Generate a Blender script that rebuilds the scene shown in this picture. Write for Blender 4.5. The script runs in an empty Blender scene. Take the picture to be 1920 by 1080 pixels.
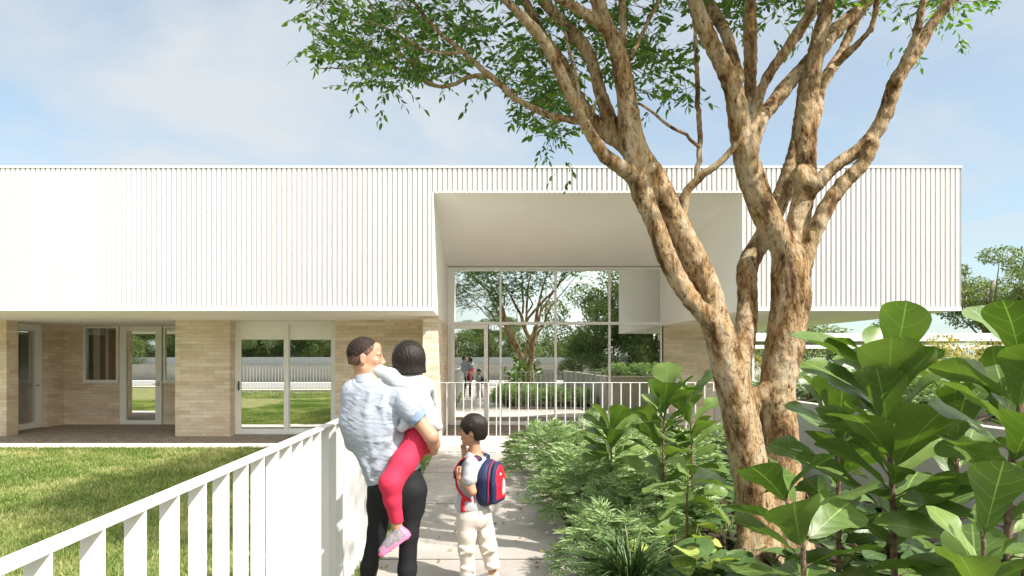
import bpy, math, random
import numpy as np
from mathutils import Vector, noise as mnoise

sc = bpy.context.scene
COL = sc.collection
# ------------------------------------------------------------------ camera, sky, sun
FPX, VX, VY, CAMZ = 1200.0, 900.0, 674.0, 1.63
cam_d = bpy.data.cameras.new('camera')
cam = bpy.data.objects.new('camera', cam_d)
COL.objects.link(cam)
cam.location = (0, 0, CAMZ)
cam.rotation_euler = (math.radians(90), 0, 0)
cam_d.sensor_width = 36
cam_d.lens = FPX / 1920 * 36
cam_d.shift_x = (960 - VX) / 1920
cam_d.shift_y = (VY - 540) / 1920
cam_d.clip_start = 0.05
cam_d.clip_end = 2000
sc.camera = cam

SUN = Vector((0.75, -0.575, 1.0)).normalized()
SUN_EL = math.asin(SUN.z)
SUN_ROT = math.atan2(SUN.x, SUN.y)
world = bpy.data.worlds.new('World')
sc.world = world
world.use_nodes = True
wt = world.node_tree
wt.nodes.clear()
def _n(t, typ, **kw):
    n = t.nodes.new(typ)
    for k, v in kw.items():
        setattr(n, k, v)
    return n
w_out = _n(wt, 'ShaderNodeOutputWorld')
w_bg = _n(wt, 'ShaderNodeBackground')
w_bg.inputs['Strength'].default_value = 0.15
w_sky = _n(wt, 'ShaderNodeTexSky', sky_type='NISHITA')
w_sky.sun_disc = False
w_sky.sun_elevation = SUN_EL
w_sky.sun_rotation = SUN_ROT
w_sky.dust_density = 0.6
w_sky.ozone_density = 1.6
w_tc = _n(wt, 'ShaderNodeTexCoord')
w_sep = _n(wt, 'ShaderNodeSeparateXYZ')
wt.links.new(w_tc.outputs['Generated'], w_sep.inputs[0])
w_add = _n(wt, 'ShaderNodeMath', operation='ADD')
w_add.inputs[1].default_value = 0.22
w_abs = _n(wt, 'ShaderNodeMath', operation='ABSOLUTE')
wt.links.new(w_sep.outputs['Z'], w_abs.inputs[0])
wt.links.new(w_abs.outputs[0], w_add.inputs[0])
w_div = _n(wt, 'ShaderNodeVectorMath', operation='DIVIDE')
w_cmb = _n(wt, 'ShaderNodeCombineXYZ')
for i in range(3):
    wt.links.new(w_add.outputs[0], w_cmb.inputs[i])
wt.links.new(w_tc.outputs['Generated'], w_div.inputs[0])
wt.links.new(w_cmb.outputs[0], w_div.inputs[1])
w_no = _n(wt, 'ShaderNodeTexNoise')
w_no.inputs['Scale'].default_value = 1.5
w_no.inputs['Detail'].default_value = 9
w_no.inputs['Roughness'].default_value = 0.58
w_no.inputs['Distortion'].default_value = 0.35
w_map = _n(wt, 'ShaderNodeMapping')
w_map.inputs['Location'].default_value = (3.1, 0.4, 0.0)
w_map.inputs['Scale'].default_value = (1, 1, 1.6)
wt.links.new(w_div.outputs[0], w_map.inputs[0])
wt.links.new(w_map.outputs[0], w_no.inputs['Vector'])
w_ramp = _n(wt, 'ShaderNodeValToRGB')
w_ramp.color_ramp.elements[0].position = 0.44
w_ramp.color_ramp.elements[0].color = (0.46, 0.46, 0.46, 1)
w_ramp.color_ramp.elements[1].position = 0.70
w_ramp.color_ramp.elements[1].color = (0.92, 0.92, 0.92, 1)
wt.links.new(w_no.outputs['Fac'], w_ramp.inputs[0])
w_mix = _n(wt, 'ShaderNodeMix', data_type='RGBA')
wt.links.new(w_ramp.outputs[0], w_mix.inputs['Factor'])
w_tint = _n(wt, 'ShaderNodeMix', data_type='RGBA', blend_type='MULTIPLY')
w_tint.inputs['Factor'].default_value = 1.0
w_tint.inputs['B'].default_value = (0.54, 0.66, 0.64, 1)
wt.links.new(w_sky.outputs[0], w_tint.inputs['A'])
wt.links.new(w_tint.outputs['Result'], w_mix.inputs['A'])
w_mix.inputs['B'].default_value = (2.40, 2.52, 2.58, 1)
# a cloud bank over the left of the building
def w_dot(v):
    d = _n(wt, 'ShaderNodeVectorMath', operation='DOT_PRODUCT'); d.inputs[1].default_value = v
    nn = _n(wt, 'ShaderNodeVectorMath', operation='NORMALIZE'); wt.links.new(w_tc.outputs['Generated'], nn.inputs[0])
    wt.links.new(nn.outputs[0], d.inputs[0]); return d.outputs['Value']
def w_range(src, a, b, c, d, smooth=True):
    r = _n(wt, 'ShaderNodeMapRange', interpolation_type='SMOOTHSTEP' if smooth else 'LINEAR')
    for k, val in zip(('From Min', 'From Max', 'To Min', 'To Max'), (a, b, c, d)): r.inputs[k].default_value = val
    wt.links.new(src, r.inputs['Value']); return r.outputs[0]
cb1 = w_range(w_dot(tuple(Vector((-0.24, 1, 0.40)).normalized())), 0.955, 1.0, 0.0, 0.12)
w_cadd = _n(wt, 'ShaderNodeMath', operation='ADD')
wt.links.new(w_no.outputs['Fac'], w_cadd.inputs[0]); wt.links.new(cb1, w_cadd.inputs[1])
wt.links.new(w_cadd.outputs[0], w_ramp.inputs[0])
# added sky glow round the sun, behind the viewpoint, to fill the shade
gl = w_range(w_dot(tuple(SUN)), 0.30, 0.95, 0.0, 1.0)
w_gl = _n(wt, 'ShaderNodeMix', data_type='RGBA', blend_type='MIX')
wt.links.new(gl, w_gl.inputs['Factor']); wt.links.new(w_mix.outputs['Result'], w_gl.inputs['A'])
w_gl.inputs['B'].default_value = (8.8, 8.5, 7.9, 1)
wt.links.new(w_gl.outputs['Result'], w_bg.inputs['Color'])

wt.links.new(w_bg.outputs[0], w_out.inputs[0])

sun_d = bpy.data.lights.new('sun', 'SUN')
sun_d.energy = 4.0
sun_d.angle = math.radians(0.55)
sun_d.color = (1.0, 0.94, 0.88)
sun = bpy.data.objects.new('sun', sun_d)
COL.objects.link(sun)
sun.rotation_euler = SUN.to_track_quat('Z', 'Y').to_euler()
sun.location = (10, -8, 14)

sc.view_settings.view_transform = 'Standard'
sc.view_settings.look = 'None'
sc.view_settings.gamma = 1
sc.view_settings.exposure = 1.12
sc.view_settings.use_curve_mapping = False
sc.render.engine = 'CYCLES'
sc.cycles.max_bounces = 12
sc.cycles.diffuse_bounces = 8
sc.cycles.glossy_bounces = 4
sc.cycles.transparent_max_bounces = 8
sc.cycles.use_denoising = True
sc.cycles.sample_clamp_indirect = 6

rnd = random.Random(7)
rng = np.random.default_rng(7)
PI = math.pi

# ------------------------------------------------------------------ helpers
def P(px, py, Y):
    """photograph pixel (1920 wide) at distance Y -> world point"""
    return np.array([(px - VX) * Y / FPX, Y, CAMZ - (py - VY) * Y / FPX])

def wloc(o):
    v = Vector((0, 0, 0))
    while o is not None:
        v += o.location
        o = o.parent
    return v

def tag(o, label=None, cat=None, group=None, kind=None):
    if label: o['label'] = label
    if cat: o['category'] = cat
    if group: o['group'] = group
    if kind: o['kind'] = kind
    return o

def thing(name, label, cat, loc=(0, 0, 0), group=None):
    o = bpy.data.objects.new(name, None)
    o.empty_display_size = 0.2
    COL.objects.link(o)
    o.location = loc
    return tag(o, label, cat, group)

def mesh_np(name, verts, faces_list, mat=None, parent=None, smooth=False, uv=None, mats=None, midx=None, col=None):
    """verts (n,3); faces_list: list of int arrays (m,k)"""
    verts = np.asarray(verts, dtype=np.float32)
    if parent is not None:
        verts = verts - np.array(wloc(parent), dtype=np.float32)
    me = bpy.data.meshes.new(name)
    faces_list = [np.asarray(f, dtype=np.int32) for f in faces_list if len(f)]
    loops = np.concatenate([f.ravel() for f in faces_list])
    sizes = np.concatenate([np.full(len(f), f.shape[1], dtype=np.int32) for f in faces_list])
    starts = np.concatenate([[0], np.cumsum(sizes)[:-1]]).astype(np.int32)
    me.vertices.add(len(verts)); me.vertices.foreach_set('co', verts.ravel())
    me.loops.add(len(loops)); me.loops.foreach_set('vertex_index', loops)
    me.polygons.add(len(sizes)); me.polygons.foreach_set('loop_start', starts)
    me.polygons.foreach_set('loop_total', sizes)
    if uv is not None:
        ul = me.uv_layers.new(name='UVMap')
        ul.data.foreach_set('uv', np.asarray(uv, dtype=np.float32)[loops].ravel())
    if col is not None:
        ca = me.color_attributes.new('tint', 'FLOAT_COLOR', 'POINT')
        c4 = np.ones((len(verts), 4), dtype=np.float32)
        c4[:, 0] = c4[:, 1] = c4[:, 2] = np.asarray(col)
        ca.data.foreach_set('color', c4.ravel())
    me.update(calc_edges=True)
    me.validate()
    me.polygons.foreach_set('use_smooth', np.full(len(me.polygons), bool(smooth)))
    for m in (mats or ([mat] if mat else [])):
        me.materials.append(m)
    if midx is not None:
        me.polygons.foreach_set('material_index', np.asarray(midx, dtype=np.int32))
    o = bpy.data.objects.new(name, me)
    COL.objects.link(o)
    if parent is not None:
        o.parent = parent
    return o

class MB:
    def __init__(s):
        s.v = []; s.f = []
    def quad(s, a, b, c, d):
        n = len(s.v); s.v += [tuple(a), tuple(b), tuple(c), tuple(d)]; s.f.append((n, n+1, n+2, n+3)); return s
    def box(s, x0, y0, z0, x1, y1, z1):
        n = len(s.v)
        s.v += [(x0,y0,z0),(x1,y0,z0),(x1,y1,z0),(x0,y1,z0),(x0,y0,z1),(x1,y0,z1),(x1,y1,z1),(x0,y1,z1)]
        s.f += [tuple(n+i for i in q) for q in ((0,3,2,1),(4,5,6,7),(0,1,5,4),(1,2,6,5),(2,3,7,6),(3,0,4,7))]
        return s
    def frame_x(s, x0, x1, z0, z1, y0, y1, w, wt_=None, wb=None):
        """rectangular frame facing Y"""
        wt_ = w if wt_ is None else wt_; wb = w if wb is None else wb
        s.box(x0, y0, z0, x0+w, y1, z1); s.box(x1-w, y0, z0, x1, y1, z1)
        s.box(x0+w, y0, z1-wt_, x1-w, y1, z1); s.box(x0+w, y0, z0, x1-w, y1, z0+wb)
        return s
    def build(s, name, mat, parent=None, bevel=0, smooth=False):
        o = mesh_np(name, s.v, [np.array([f for f in s.f if len(f) == k]) for k in (3, 4)], mat, parent, smooth)
        if bevel:
            m = o.modifiers.new('bevel', 'BEVEL'); m.width = bevel; m.segments = 2; m.limit_method = 'ANGLE'
        return o

def tube_arrays(pts, radii, seg=8, cap=True):
    pts = np.asarray(pts, float); radii = np.asarray(radii, float)
    n = len(pts)
    tan = np.gradient(pts, axis=0)
    tan /= np.linalg.norm(tan, axis=1)[:, None] + 1e-9
    up = np.array([0, 0, 1.0]) if abs(tan[0][2]) < 0.9 else np.array([1.0, 0, 0])
    V = []
    a = np.cross(tan[0], up); a /= np.linalg.norm(a)
    th = np.arange(seg) * 2 * PI / seg
    for i in range(n):
        a = a - tan[i] * np.dot(a, tan[i]); a /= np.linalg.norm(a) + 1e-9
        b = np.cross(tan[i], a)
        V.append(pts[i] + radii[i] * (np.cos(th)[:, None] * a + np.sin(th)[:, None] * b))
    V = np.concatenate(V)
    F = []
    for i in range(n - 1):
        for j in range(seg):
            F.append((i*seg+j, i*seg+(j+1) % seg, (i+1)*seg+(j+1) % seg, (i+1)*seg+j))
    T = []
    if cap:
        k = len(V); V = np.concatenate([V, pts[:1], pts[-1:]])
        for j in range(seg):
            T.append((k, (j+1) % seg, j)); T.append((k+1, (n-1)*seg+j, (n-1)*seg+(j+1) % seg))
    return V, np.array(F), np.array(T).reshape(-1, 3)

def catmull(pts, radii, step):
    pts = np.asarray(pts, float); radii = np.asarray(radii, float)
    if len(pts) < 3:
        n = max(2, int(np.linalg.norm(pts[-1]-pts[0]) / step) + 1)
        t = np.linspace(0, 1, n)[:, None]
        return pts[0]*(1-t)+pts[-1]*t, radii[0]*(1-t[:, 0])+radii[-1]*t[:, 0]
    P4 = np.concatenate([[2*pts[0]-pts[1]], pts, [2*pts[-1]-pts[-2]]])
    out, ro = [], []
    for i in range(len(pts)-1):
        p0, p1, p2, p3 = P4[i:i+4]
        n = max(1, int(round(np.linalg.norm(p2-p1)/step)))
        for k in range(n):
            t = k/n
            out.append(0.5*((2*p1)+(-p0+p2)*t+(2*p0-5*p1+4*p2-p3)*t*t+(-p0+3*p1-3*p2+p3)*t**3))
            ro.append(radii[i]*(1-t)+radii[i+1]*t)
    out.append(pts[-1]); ro.append(radii[-1])
    return np.array(out), np.array(ro)

class Acc:
    """accumulates arrays of verts / quads / tris with per-vertex uv and tint"""
    def __init__(s):
        s.V = []; s.Q = []; s.T = []; s.U = []; s.C = []; s.n = 0
    def add(s, V, Q=None, T=None, U=None, C=None):
        V = np.asarray(V, float)
        s.V.append(V)
        if Q is not None and len(Q): s.Q.append(np.asarray(Q) + s.n)
        if T is not None and len(T): s.T.append(np.asarray(T) + s.n)
        s.U.append(np.zeros((len(V), 2)) if U is None else U)
        s.C.append(np.ones(len(V)) * (1 if C is None else C))
        s.n += len(V)
    def tube(s, pts, radii, seg=8):
        V, Q, T = tube_arrays(pts, radii, seg); s.add(V, Q, T)
    def build(s, name, mat, parent=None, smooth=True):
        fl = []
        if s.T: fl.append(np.concatenate(s.T))
        if s.Q: fl.append(np.concatenate(s.Q))
        return mesh_np(name, np.concatenate(s.V), fl, mat, parent, smooth, uv=np.concatenate(s.U), col=np.concatenate(s.C))

def copy_tree(o, parent=None):
    c = o.copy(); COL.objects.link(c); c.parent = parent
    for ch in list(o.children):
        copy_tree(ch, c)
    return c

# ---- signed distance volumes -> one continuous surface
class Vol:
    def __init__(s, lo, hi, h):
        s.lo = np.array(lo, float); s.h = h
        s.n = np.ceil((np.array(hi) - s.lo) / h).astype(int) + 1
        s.a = np.ones(s.n, dtype=np.float32)
    def _sub(s, lo, hi, pad):
        i0 = np.maximum(0, np.floor((np.array(lo) - pad - s.lo) / s.h).astype(int))
        i1 = np.minimum(s.n, np.ceil((np.array(hi) + pad - s.lo) / s.h).astype(int) + 1)
        if np.any(i1 <= i0): return None, None
        ax = [s.lo[k] + s.h * np.arange(i0[k], i1[k]) for k in range(3)]
        X, Y, Z = np.meshgrid(*ax, indexing='ij')
        return (slice(i0[0], i1[0]), slice(i0[1], i1[1]), slice(i0[2], i1[2])), (X, Y, Z)
    def _mix(s, sl, d, k):
        b = s.a[sl]
        if k > 0:
            hh = np.clip(0.5 + 0.5 * (b - d) / k, 0, 1)
            s.a[sl] = (b * (1 - hh) + d * hh - k * hh * (1 - hh))
        else:
            s.a[sl] = np.minimum(b, d)
    def cone(s, a, b, ra, rb, k=0.02, fl=(1, 1, 1)):
        a = np.asarray(a, float); b = np.asarray(b, float); r = max(ra, rb); fl = np.asarray(fl, float)
        sl, g = s._sub(np.minimum(a, b) - r, np.maximum(a, b) + r, k + 3 * s.h)
        if sl is None: return s
        q = [(g[i] - a[i]) * fl[i] for i in range(3)]
        ab = (b - a) * fl; L = float(ab @ ab) + 1e-12
        t = np.clip((q[0]*ab[0] + q[1]*ab[1] + q[2]*ab[2]) / L, 0, 1)
        d = np.sqrt((q[0]-t*ab[0])**2 + (q[1]-t*ab[1])**2 + (q[2]-t*ab[2])**2) - (ra + (rb - ra) * t)
        s._mix(sl, d / max(1.0, fl.max() ** 0.5), k)
        return s
    def chain(s, pts, radii, k=0.02, fl=(1, 1, 1)):
        for i in range(len(pts) - 1):
            s.cone(pts[i], pts[i+1], radii[i], radii[i+1], k, fl)
        return s
    def _ell(s, g, c, r, M):
        q = [g[i] - c[i] for i in range(3)]
        if M is not None:
            q = [q[0]*M[j][0] + q[1]*M[j][1] + q[2]*M[j][2] for j in range(3)]
        k0 = np.sqrt(sum((q[i]/r[i])**2 for i in range(3)))
        k1 = np.sqrt(sum((q[i]/r[i]**2)**2 for i in range(3))) + 1e-9
        return k0 * (k0 - 1) / k1
    def ell(s, c, r, k=0.02, M=None):
        c = np.asarray(c, float); r = np.asarray(r, float); R = r if M is None else np.full(3, r.max())
        sl, g = s._sub(c - R, c + R, k + 3 * s.h)
        if sl is None: return s
        s._mix(sl, s._ell(g, c, r, M), k); return s
    def carve_ell(s, c, r, k=0.01, M=None):
        c = np.asarray(c, float); r = np.asarray(r, float); R = np.full(3, r.max())
        sl, g = s._sub(c - R, c + R, k + 3 * s.h)
        if sl is None: return s
        d = -s._ell(g, c, r, M); b = s.a[sl]
        hh = np.clip(0.5 - 0.5 * (b - d) / k, 0, 1)
        s.a[sl] = b * (1 - hh) + d * hh + k * hh * (1 - hh); return s
    def rbox(s, c, half, r, M, k=0.005):
        c = np.asarray(c, float); R = np.linalg.norm(half)
        sl, g = s._sub(c - R, c + R, k + 3 * s.h)
        q = [g[i] - c[i] for i in range(3)]
        q = [np.abs(q[0]*M[j][0] + q[1]*M[j][1] + q[2]*M[j][2]) - (half[j] - r) for j in range(3)]
        d = np.sqrt(sum(np.maximum(x, 0)**2 for x in q)) + np.minimum(np.maximum(np.maximum(q[0], q[1]), q[2]), 0) - r
        s._mix(sl, d, k); return s
    def cut(s, n, p, lo=None, hi=None):
        """remove everything on the side n points to, past point p"""
        n = np.asarray(n, float); n = n / np.linalg.norm(n)
        ax = [s.lo[k] + s.h * np.arange(s.n[k]) for k in range(3)]
        d = (ax[0][:, None, None]-p[0])*n[0] + (ax[1][None, :, None]-p[1])*n[1] + (ax[2][None, None, :]-p[2])*n[2]
        if lo is not None:
            ins = np.ones(s.a.shape, bool)
            for k, sh in ((0, (-1, 1, 1)), (1, (1, -1, 1)), (2, (1, 1, -1))):
                ins &= ((ax[k] >= lo[k]) & (ax[k] <= hi[k])).reshape(sh)
            d = np.where(ins, d, -9.0)
        s.a = np.maximum(s.a, d.astype(np.float32)); return s
    def fold(s, amp, fr, seed=0, warp=0.3):
        """cloth folds / bumps: add a smooth warped wave field to the distance"""
        ax = [s.lo[k] + s.h * np.arange(s.n[k]) for k in range(3)]
        m = np.abs(s.a) < amp * 2 + 3 * s.h
        I = np.argwhere(m)
        p = s.lo + I * s.h
        r = np.random.default_rng(seed)
        out = np.zeros(len(p))
        for j in range(5):
            dvec = r.normal(size=3); dvec /= np.linalg.norm(dvec)
            w = r.normal(size=3); ph = r.uniform(0, 6.28)
            f = np.asarray(fr) * r.uniform(0.6, 1.5)
            arg = (p * dvec * f).sum(1) + warp * f.max() * 0.12 * np.sin((p * w * f * 0.5).sum(1) + ph * 2)
            out += np.sin(arg + ph)
        s.a[m] += (amp * out / 2.2).astype(np.float32)
        return s
    def mesh(s):
        a = s.a; h = s.h
        neg = a < 0
        nx, ny, nz = a.shape
        c8 = [neg[i:nx-1+i, j:ny-1+j, k:nz-1+k] for i in (0, 1) for j in (0, 1) for k in (0, 1)]
        cnt = np.zeros(c8[0].shape, dtype=np.int8)
        for c in c8: cnt += c
        act = (cnt > 0) & (cnt < 8)
        idx = np.argwhere(act)
        vid = np.full(act.shape, -1, dtype=np.int64)
        vid[act] = np.arange(len(idx))
        acc = np.zeros((len(idx), 3)); num = np.zeros(len(idx))
        corners = [(i, j, k) for i in (0, 1) for j in (0, 1) for k in (0, 1)]
        for c0 in corners:
            for axn in range(3):
                if c0[axn]: continue
                c1 = list(c0); c1[axn] = 1
                A = a[idx[:, 0]+c0[0], idx[:, 1]+c0[1], idx[:, 2]+c0[2]]
                B = a[idx[:, 0]+c1[0], idx[:, 1]+c1[1], idx[:, 2]+c1[2]]
                m = (A < 0) != (B < 0)
                t = np.where(m, A / np.where(m, A - B, 1), 0)
                p = np.tile(np.array(c0, float), (len(idx), 1)); p[:, axn] += t
                acc[m] += p[m]; num[m] += 1
        V = s.lo + (idx + acc / num[:, None]) * h
        Q = []
        for axn in range(3):
            o1, o2 = [(1, 2), (2, 0), (0, 1)][axn]
            sl0 = [slice(None)]*3; sl1 = [slice(None)]*3
            sl0[axn] = slice(0, a.shape[axn]-1); sl1[axn] = slice(1, a.shape[axn])
            n0 = neg[tuple(sl0)]; n1 = neg[tuple(sl1)]
            e = np.argwhere(n0 != n1)
            e = e[(e[:, o1] > 0) & (e[:, o2] > 0) & (e[:, o1] < a.shape[o1]-1) & (e[:, o2] < a.shape[o2]-1)]
            if not len(e): continue
            flip = n0[e[:, 0], e[:, 1], e[:, 2]]
            def g(d1, d2):
                q = e.copy(); q[:, o1] -= d1; q[:, o2] -= d2
                return vid[q[:, 0], q[:, 1], q[:, 2]]
            qd = np.stack([g(1, 1), g(0, 1), g(0, 0), g(1, 0)], 1)
            qd[~flip] = qd[~flip][:, ::-1]
            Q.append(qd)
        return V, np.concatenate(Q)
    def build(s, name, mat, parent=None):
        V, Q = s.mesh()
        return mesh_np(name, V, [Q], mat, parent, True)

# ------------------------------------------------------------------ materials
def mat(name, base=(0.5, 0.5, 0.5), rough=0.6, spec=0.4, metal=0.0):
    m = bpy.data.materials.new(name); m.use_nodes = True
    b = m.node_tree.nodes['Principled BSDF']
    b.inputs['Base Color'].default_value = (*base, 1)
    b.inputs['Roughness'].default_value = rough
    b.inputs['Specular IOR Level'].default_value = spec
    b.inputs['Metallic'].default_value = metal
    return m
def T(m): return m.node_tree
def BS(m): return m.node_tree.nodes['Principled BSDF']
def noise_node(m, scale, detail=4, rough=0.55, coord='Object', vscale=None, dist=0.0):
    t = T(m)
    if coord == 'World':
        g = _n(t, 'ShaderNodeNewGeometry'); src = g.outputs['Position']
    else:
        tc = _n(t, 'ShaderNodeTexCoord'); src = tc.outputs[coord]
    if vscale:
        mp = _n(t, 'ShaderNodeMapping'); mp.inputs['Scale'].default_value = vscale
        t.links.new(src, mp.inputs[0]); src = mp.outputs[0]
    n = _n(t, 'ShaderNodeTexNoise')
    n.inputs['Scale'].default_value = scale; n.inputs['Detail'].default_value = detail
    n.inputs['Roughness'].default_value = rough; n.inputs['Distortion'].default_value = dist
    t.links.new(src, n.inputs['Vector'])
    return n
def ramp(m, src, stops):
    r = _n(T(m), 'ShaderNodeValToRGB')
    els = r.color_ramp.elements
    while len(els) < len(stops): els.new(0.5)
    for e, (p, c) in zip(els, stops):
        e.position = p; e.color = (*c, 1) if len(c) == 3 else c
    T(m).links.new(src, r.inputs[0])
    return r
def mixc(m, fac, a, b, mode='MIX'):
    x = _n(T(m), 'ShaderNodeMix', data_type='RGBA', blend_type=mode)
    for s_, v in (('Factor', fac), ('A', a), ('B', b)):
        if hasattr(v, 'is_linked') or hasattr(v, 'links'): T(m).links.new(v, x.inputs[s_])
        elif s_ == 'Factor': x.inputs[s_].default_value = v
        else: x.inputs[s_].default_value = (*v, 1)
    return x.outputs['Result']
def mathn(m, op, a, b=None, c=None):
    x = _n(T(m), 'ShaderNodeMath', operation=op)
    for i, v in enumerate((a, b, c)):
        if v is None: continue
        if hasattr(v, 'links'): T(m).links.new(v, x.inputs[i])
        else: x.inputs[i].default_value = v
    return x.outputs[0]
def bump(m, h, strength=0.3, dist=0.01):
    b = _n(T(m), 'ShaderNodeBump'); b.inputs['Strength'].default_value = strength
    b.inputs['Distance'].default_value = dist
    T(m).links.new(h, b.inputs['Height']); T(m).links.new(b.outputs[0], BS(m).inputs['Normal'])
    return b
def setc(m, out): T(m).links.new(out, BS(m).inputs['Base Color'])

def painted(name, base, rough=0.45, var=0.04, sc_=3.0):
    m = mat(name, base, rough, 0.18)
    n = noise_node(m, sc_, 6, 0.6, 'World')
    r = ramp(m, n.outputs['Fac'], [(0.3, tuple(c*(1-var) for c in base)), (0.7, tuple(min(1, c*(1+var*0.5)) for c in base))])
    setc(m, r.outputs[0]); return m

M = {}
M['white_metal'] = painted('white_metal', (0.66, 0.65, 0.635), 0.5)
M['white_panel'] = painted('white_panel', (0.625, 0.618, 0.608), 0.7, 0.03, 1.5)
M['reveal'] = painted('reveal_white', (0.90, 0.89, 0.87), 0.7, 0.02, 1.2)
M['soffit'] = painted('soffit_plaster', (0.92, 0.90, 0.875), 0.8, 0.03, 1.2)
M['frame'] = painted('window_frame_white', (0.88, 0.87, 0.855), 0.4, 0.02)
M['steel'] = mat('brushed_steel', (0.45, 0.44, 0.42), 0.35, 0.5, 1.0)
M['dark_metal'] = mat('dark_metal', (0.05, 0.05, 0.05), 0.4, 0.5)
M['blind'] = painted('roller_blind', (0.92, 0.915, 0.89), 0.8, 0.02)

def brick_mat():
    m = mat('pale_brick', (0.6, 0.5, 0.38), 0.85, 0.2); t = T(m)
    g = _n(t, 'ShaderNodeNewGeometry'); sp = _n(t, 'ShaderNodeSeparateXYZ')
    t.links.new(g.outputs['Position'], sp.inputs[0])
    u = mathn(m, 'ADD', sp.outputs['X'], sp.outputs['Y'])
    cb = _n(t, 'ShaderNodeCombineXYZ'); t.links.new(u, cb.inputs[0]); t.links.new(sp.outputs['Z'], cb.inputs[1])
    def br(w, h, c1, c2, mo, ms, off=0.5):
        b = _n(t, 'ShaderNodeTexBrick'); b.offset = off; b.squash = 1
        b.inputs['Scale'].default_value = 1; b.inputs['Brick Width'].default_value = w; b.inputs['Row Height'].default_value = h
        b.inputs['Mortar Size'].default_value = ms; b.inputs['Mortar Smooth'].default_value = 0.3
        b.inputs['Color1'].default_value = (*c1, 1); b.inputs['Color2'].default_value = (*c2, 1); b.inputs['Mortar'].default_value = (*mo, 1)
        t.links.new(cb.outputs[0], b.inputs['Vector']); return b
    b1 = br(0.36, 0.078, (0.76, 0.61, 0.46), (0.87, 0.76, 0.63), (0.67, 0.55, 0.43), 0.0045, 0.43)
    b2 = br(0.72, 0.078, (0.80, 0.80, 0.80), (1.0, 1.0, 1.0), (0.93, 0.93, 0.93), 0.0, 0.31)
    n1 = noise_node(m, 0.9, 5, 0.6, 'World', (1, 1, 3.5))
    r1 = ramp(m, n1.outputs['Fac'], [(0.3, (0.86, 0.80, 0.74)), (0.5, (1, 1, 1)), (0.72, (1.1, 1.12, 1.16))])
    n2 = noise_node(m, 14, 6, 0.7, 'World', (1, 1, 4))
    r2 = ramp(m, n2.outputs['Fac'], [(0.28, (0.66, 0.60, 0.55)), (0.42, (0.97, 0.97, 0.97)), (0.8, (1.06, 1.05, 1.04))])
    c = mixc(m, 0.75, b1.outputs['Color'], b2.outputs['Color'], 'MULTIPLY')
    c = mixc(m, 1.0, c, r1.outputs[0], 'MULTIPLY'); c = mixc(m, 1.0, c, r2.outputs[0], 'MULTIPLY')
    setc(m, c)
    hh = mathn(m, 'SUBTRACT', n2.outputs['Fac'], b1.outputs['Fac'])
    bump(m, hh, 0.5, 0.012)
    return m
M['brick'] = brick_mat()

def concrete(name, c0, c1, scale=1.5, spots=True, bs=0.25):
    m = mat(name, c0, 0.85, 0.25)
    n = noise_node(m, scale, 8, 0.62, 'World')
    r = ramp(m, n.outputs['Fac'], [(0.3, c0), (0.7, c1)])
    n2 = noise_node(m, 60, 5, 0.7, 'World')
    r2 = ramp(m, n2.outputs['Fac'], [(0.3, (0.78, 0.77, 0.76)), (0.55, (1, 1, 1)), (0.8, (1.08, 1.08, 1.08))])
    c = mixc(m, 0.8, r.outputs[0], r2.outputs[0], 'MULTIPLY')
    setc(m, c); bump(m, n2.outputs['Fac'], bs, 0.004)
    return m
M['path'] = concrete('path_concrete', (0.30, 0.275, 0.245), (0.42, 0.39, 0.35), 1.2)
M['kerb'] = concrete('pale_edging', (0.62, 0.57, 0.51), (0.70, 0.65, 0.59), 0.8)
M['wall_concrete'] = concrete('wall_concrete', (0.48, 0.44, 0.37), (0.58, 0.54, 0.47), 1.6)
M['asphalt'] = concrete('asphalt', (0.05, 0.05, 0.05), (0.075, 0.073, 0.07), 2.0)
M['road_pale'] = concrete('pale_road', (0.30, 0.29, 0.28), (0.38, 0.37, 0.36), 0.4)

def paver_mat():
    m = mat('brown_pavers', (0.2, 0.17, 0.15), 0.8, 0.3); t = T(m)
    g = _n(t, 'ShaderNodeNewGeometry')
    mp = _n(t, 'ShaderNodeMapping'); mp.inputs['Rotation'].default_value = (0, 0, 0.785)
    t.links.new(g.outputs['Position'], mp.inputs[0])
    b = _n(t, 'ShaderNodeTexBrick'); b.inputs['Scale'].default_value = 1
    b.inputs['Brick Width'].default_value = 0.24; b.inputs['Row Height'].default_value = 0.08
    b.inputs['Mortar Size'].default_value = 0.004
    b.inputs['Color1'].default_value = (0.29, 0.245, 0.21, 1); b.inputs['Color2'].default_value = (0.39, 0.335, 0.29, 1)
    b.inputs['Mortar'].default_value = (0.12, 0.11, 0.10, 1)
    t.links.new(mp.outputs[0], b.inputs['Vector'])
    n = noise_node(m, 5, 5, 0.6, 'World')
    r = ramp(m, n.outputs['Fac'], [(0.3, (0.82, 0.8, 0.8)), (0.7, (1.1, 1.1, 1.1))])
    setc(m, mixc(m, 1.0, b.outputs['Color'], r.outputs[0], 'MULTIPLY'))
    return m
M['pavers'] = paver_mat()

def ground_mat(name, c0, c1, scale=1.0):
    m = mat(name, c0, 0.95, 0.1)
    n = noise_node(m, scale, 8, 0.65, 'World')
    r = ramp(m, n.outputs['Fac'], [(0.35, c0), (0.65, c1)])
    setc(m, r.outputs[0]); bump(m, n.outputs['Fac'], 0.5, 0.03)
    return m
M['turf'] = ground_mat('turf_soil', (0.13, 0.15, 0.05), (0.26, 0.25, 0.11), 3)
M['soil'] = ground_mat('bed_soil', (0.035, 0.028, 0.02), (0.07, 0.055, 0.04), 6)
M['field'] = ground_mat('field_grass', (0.07, 0.10, 0.03), (0.12, 0.15, 0.05), 0.6)

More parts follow.
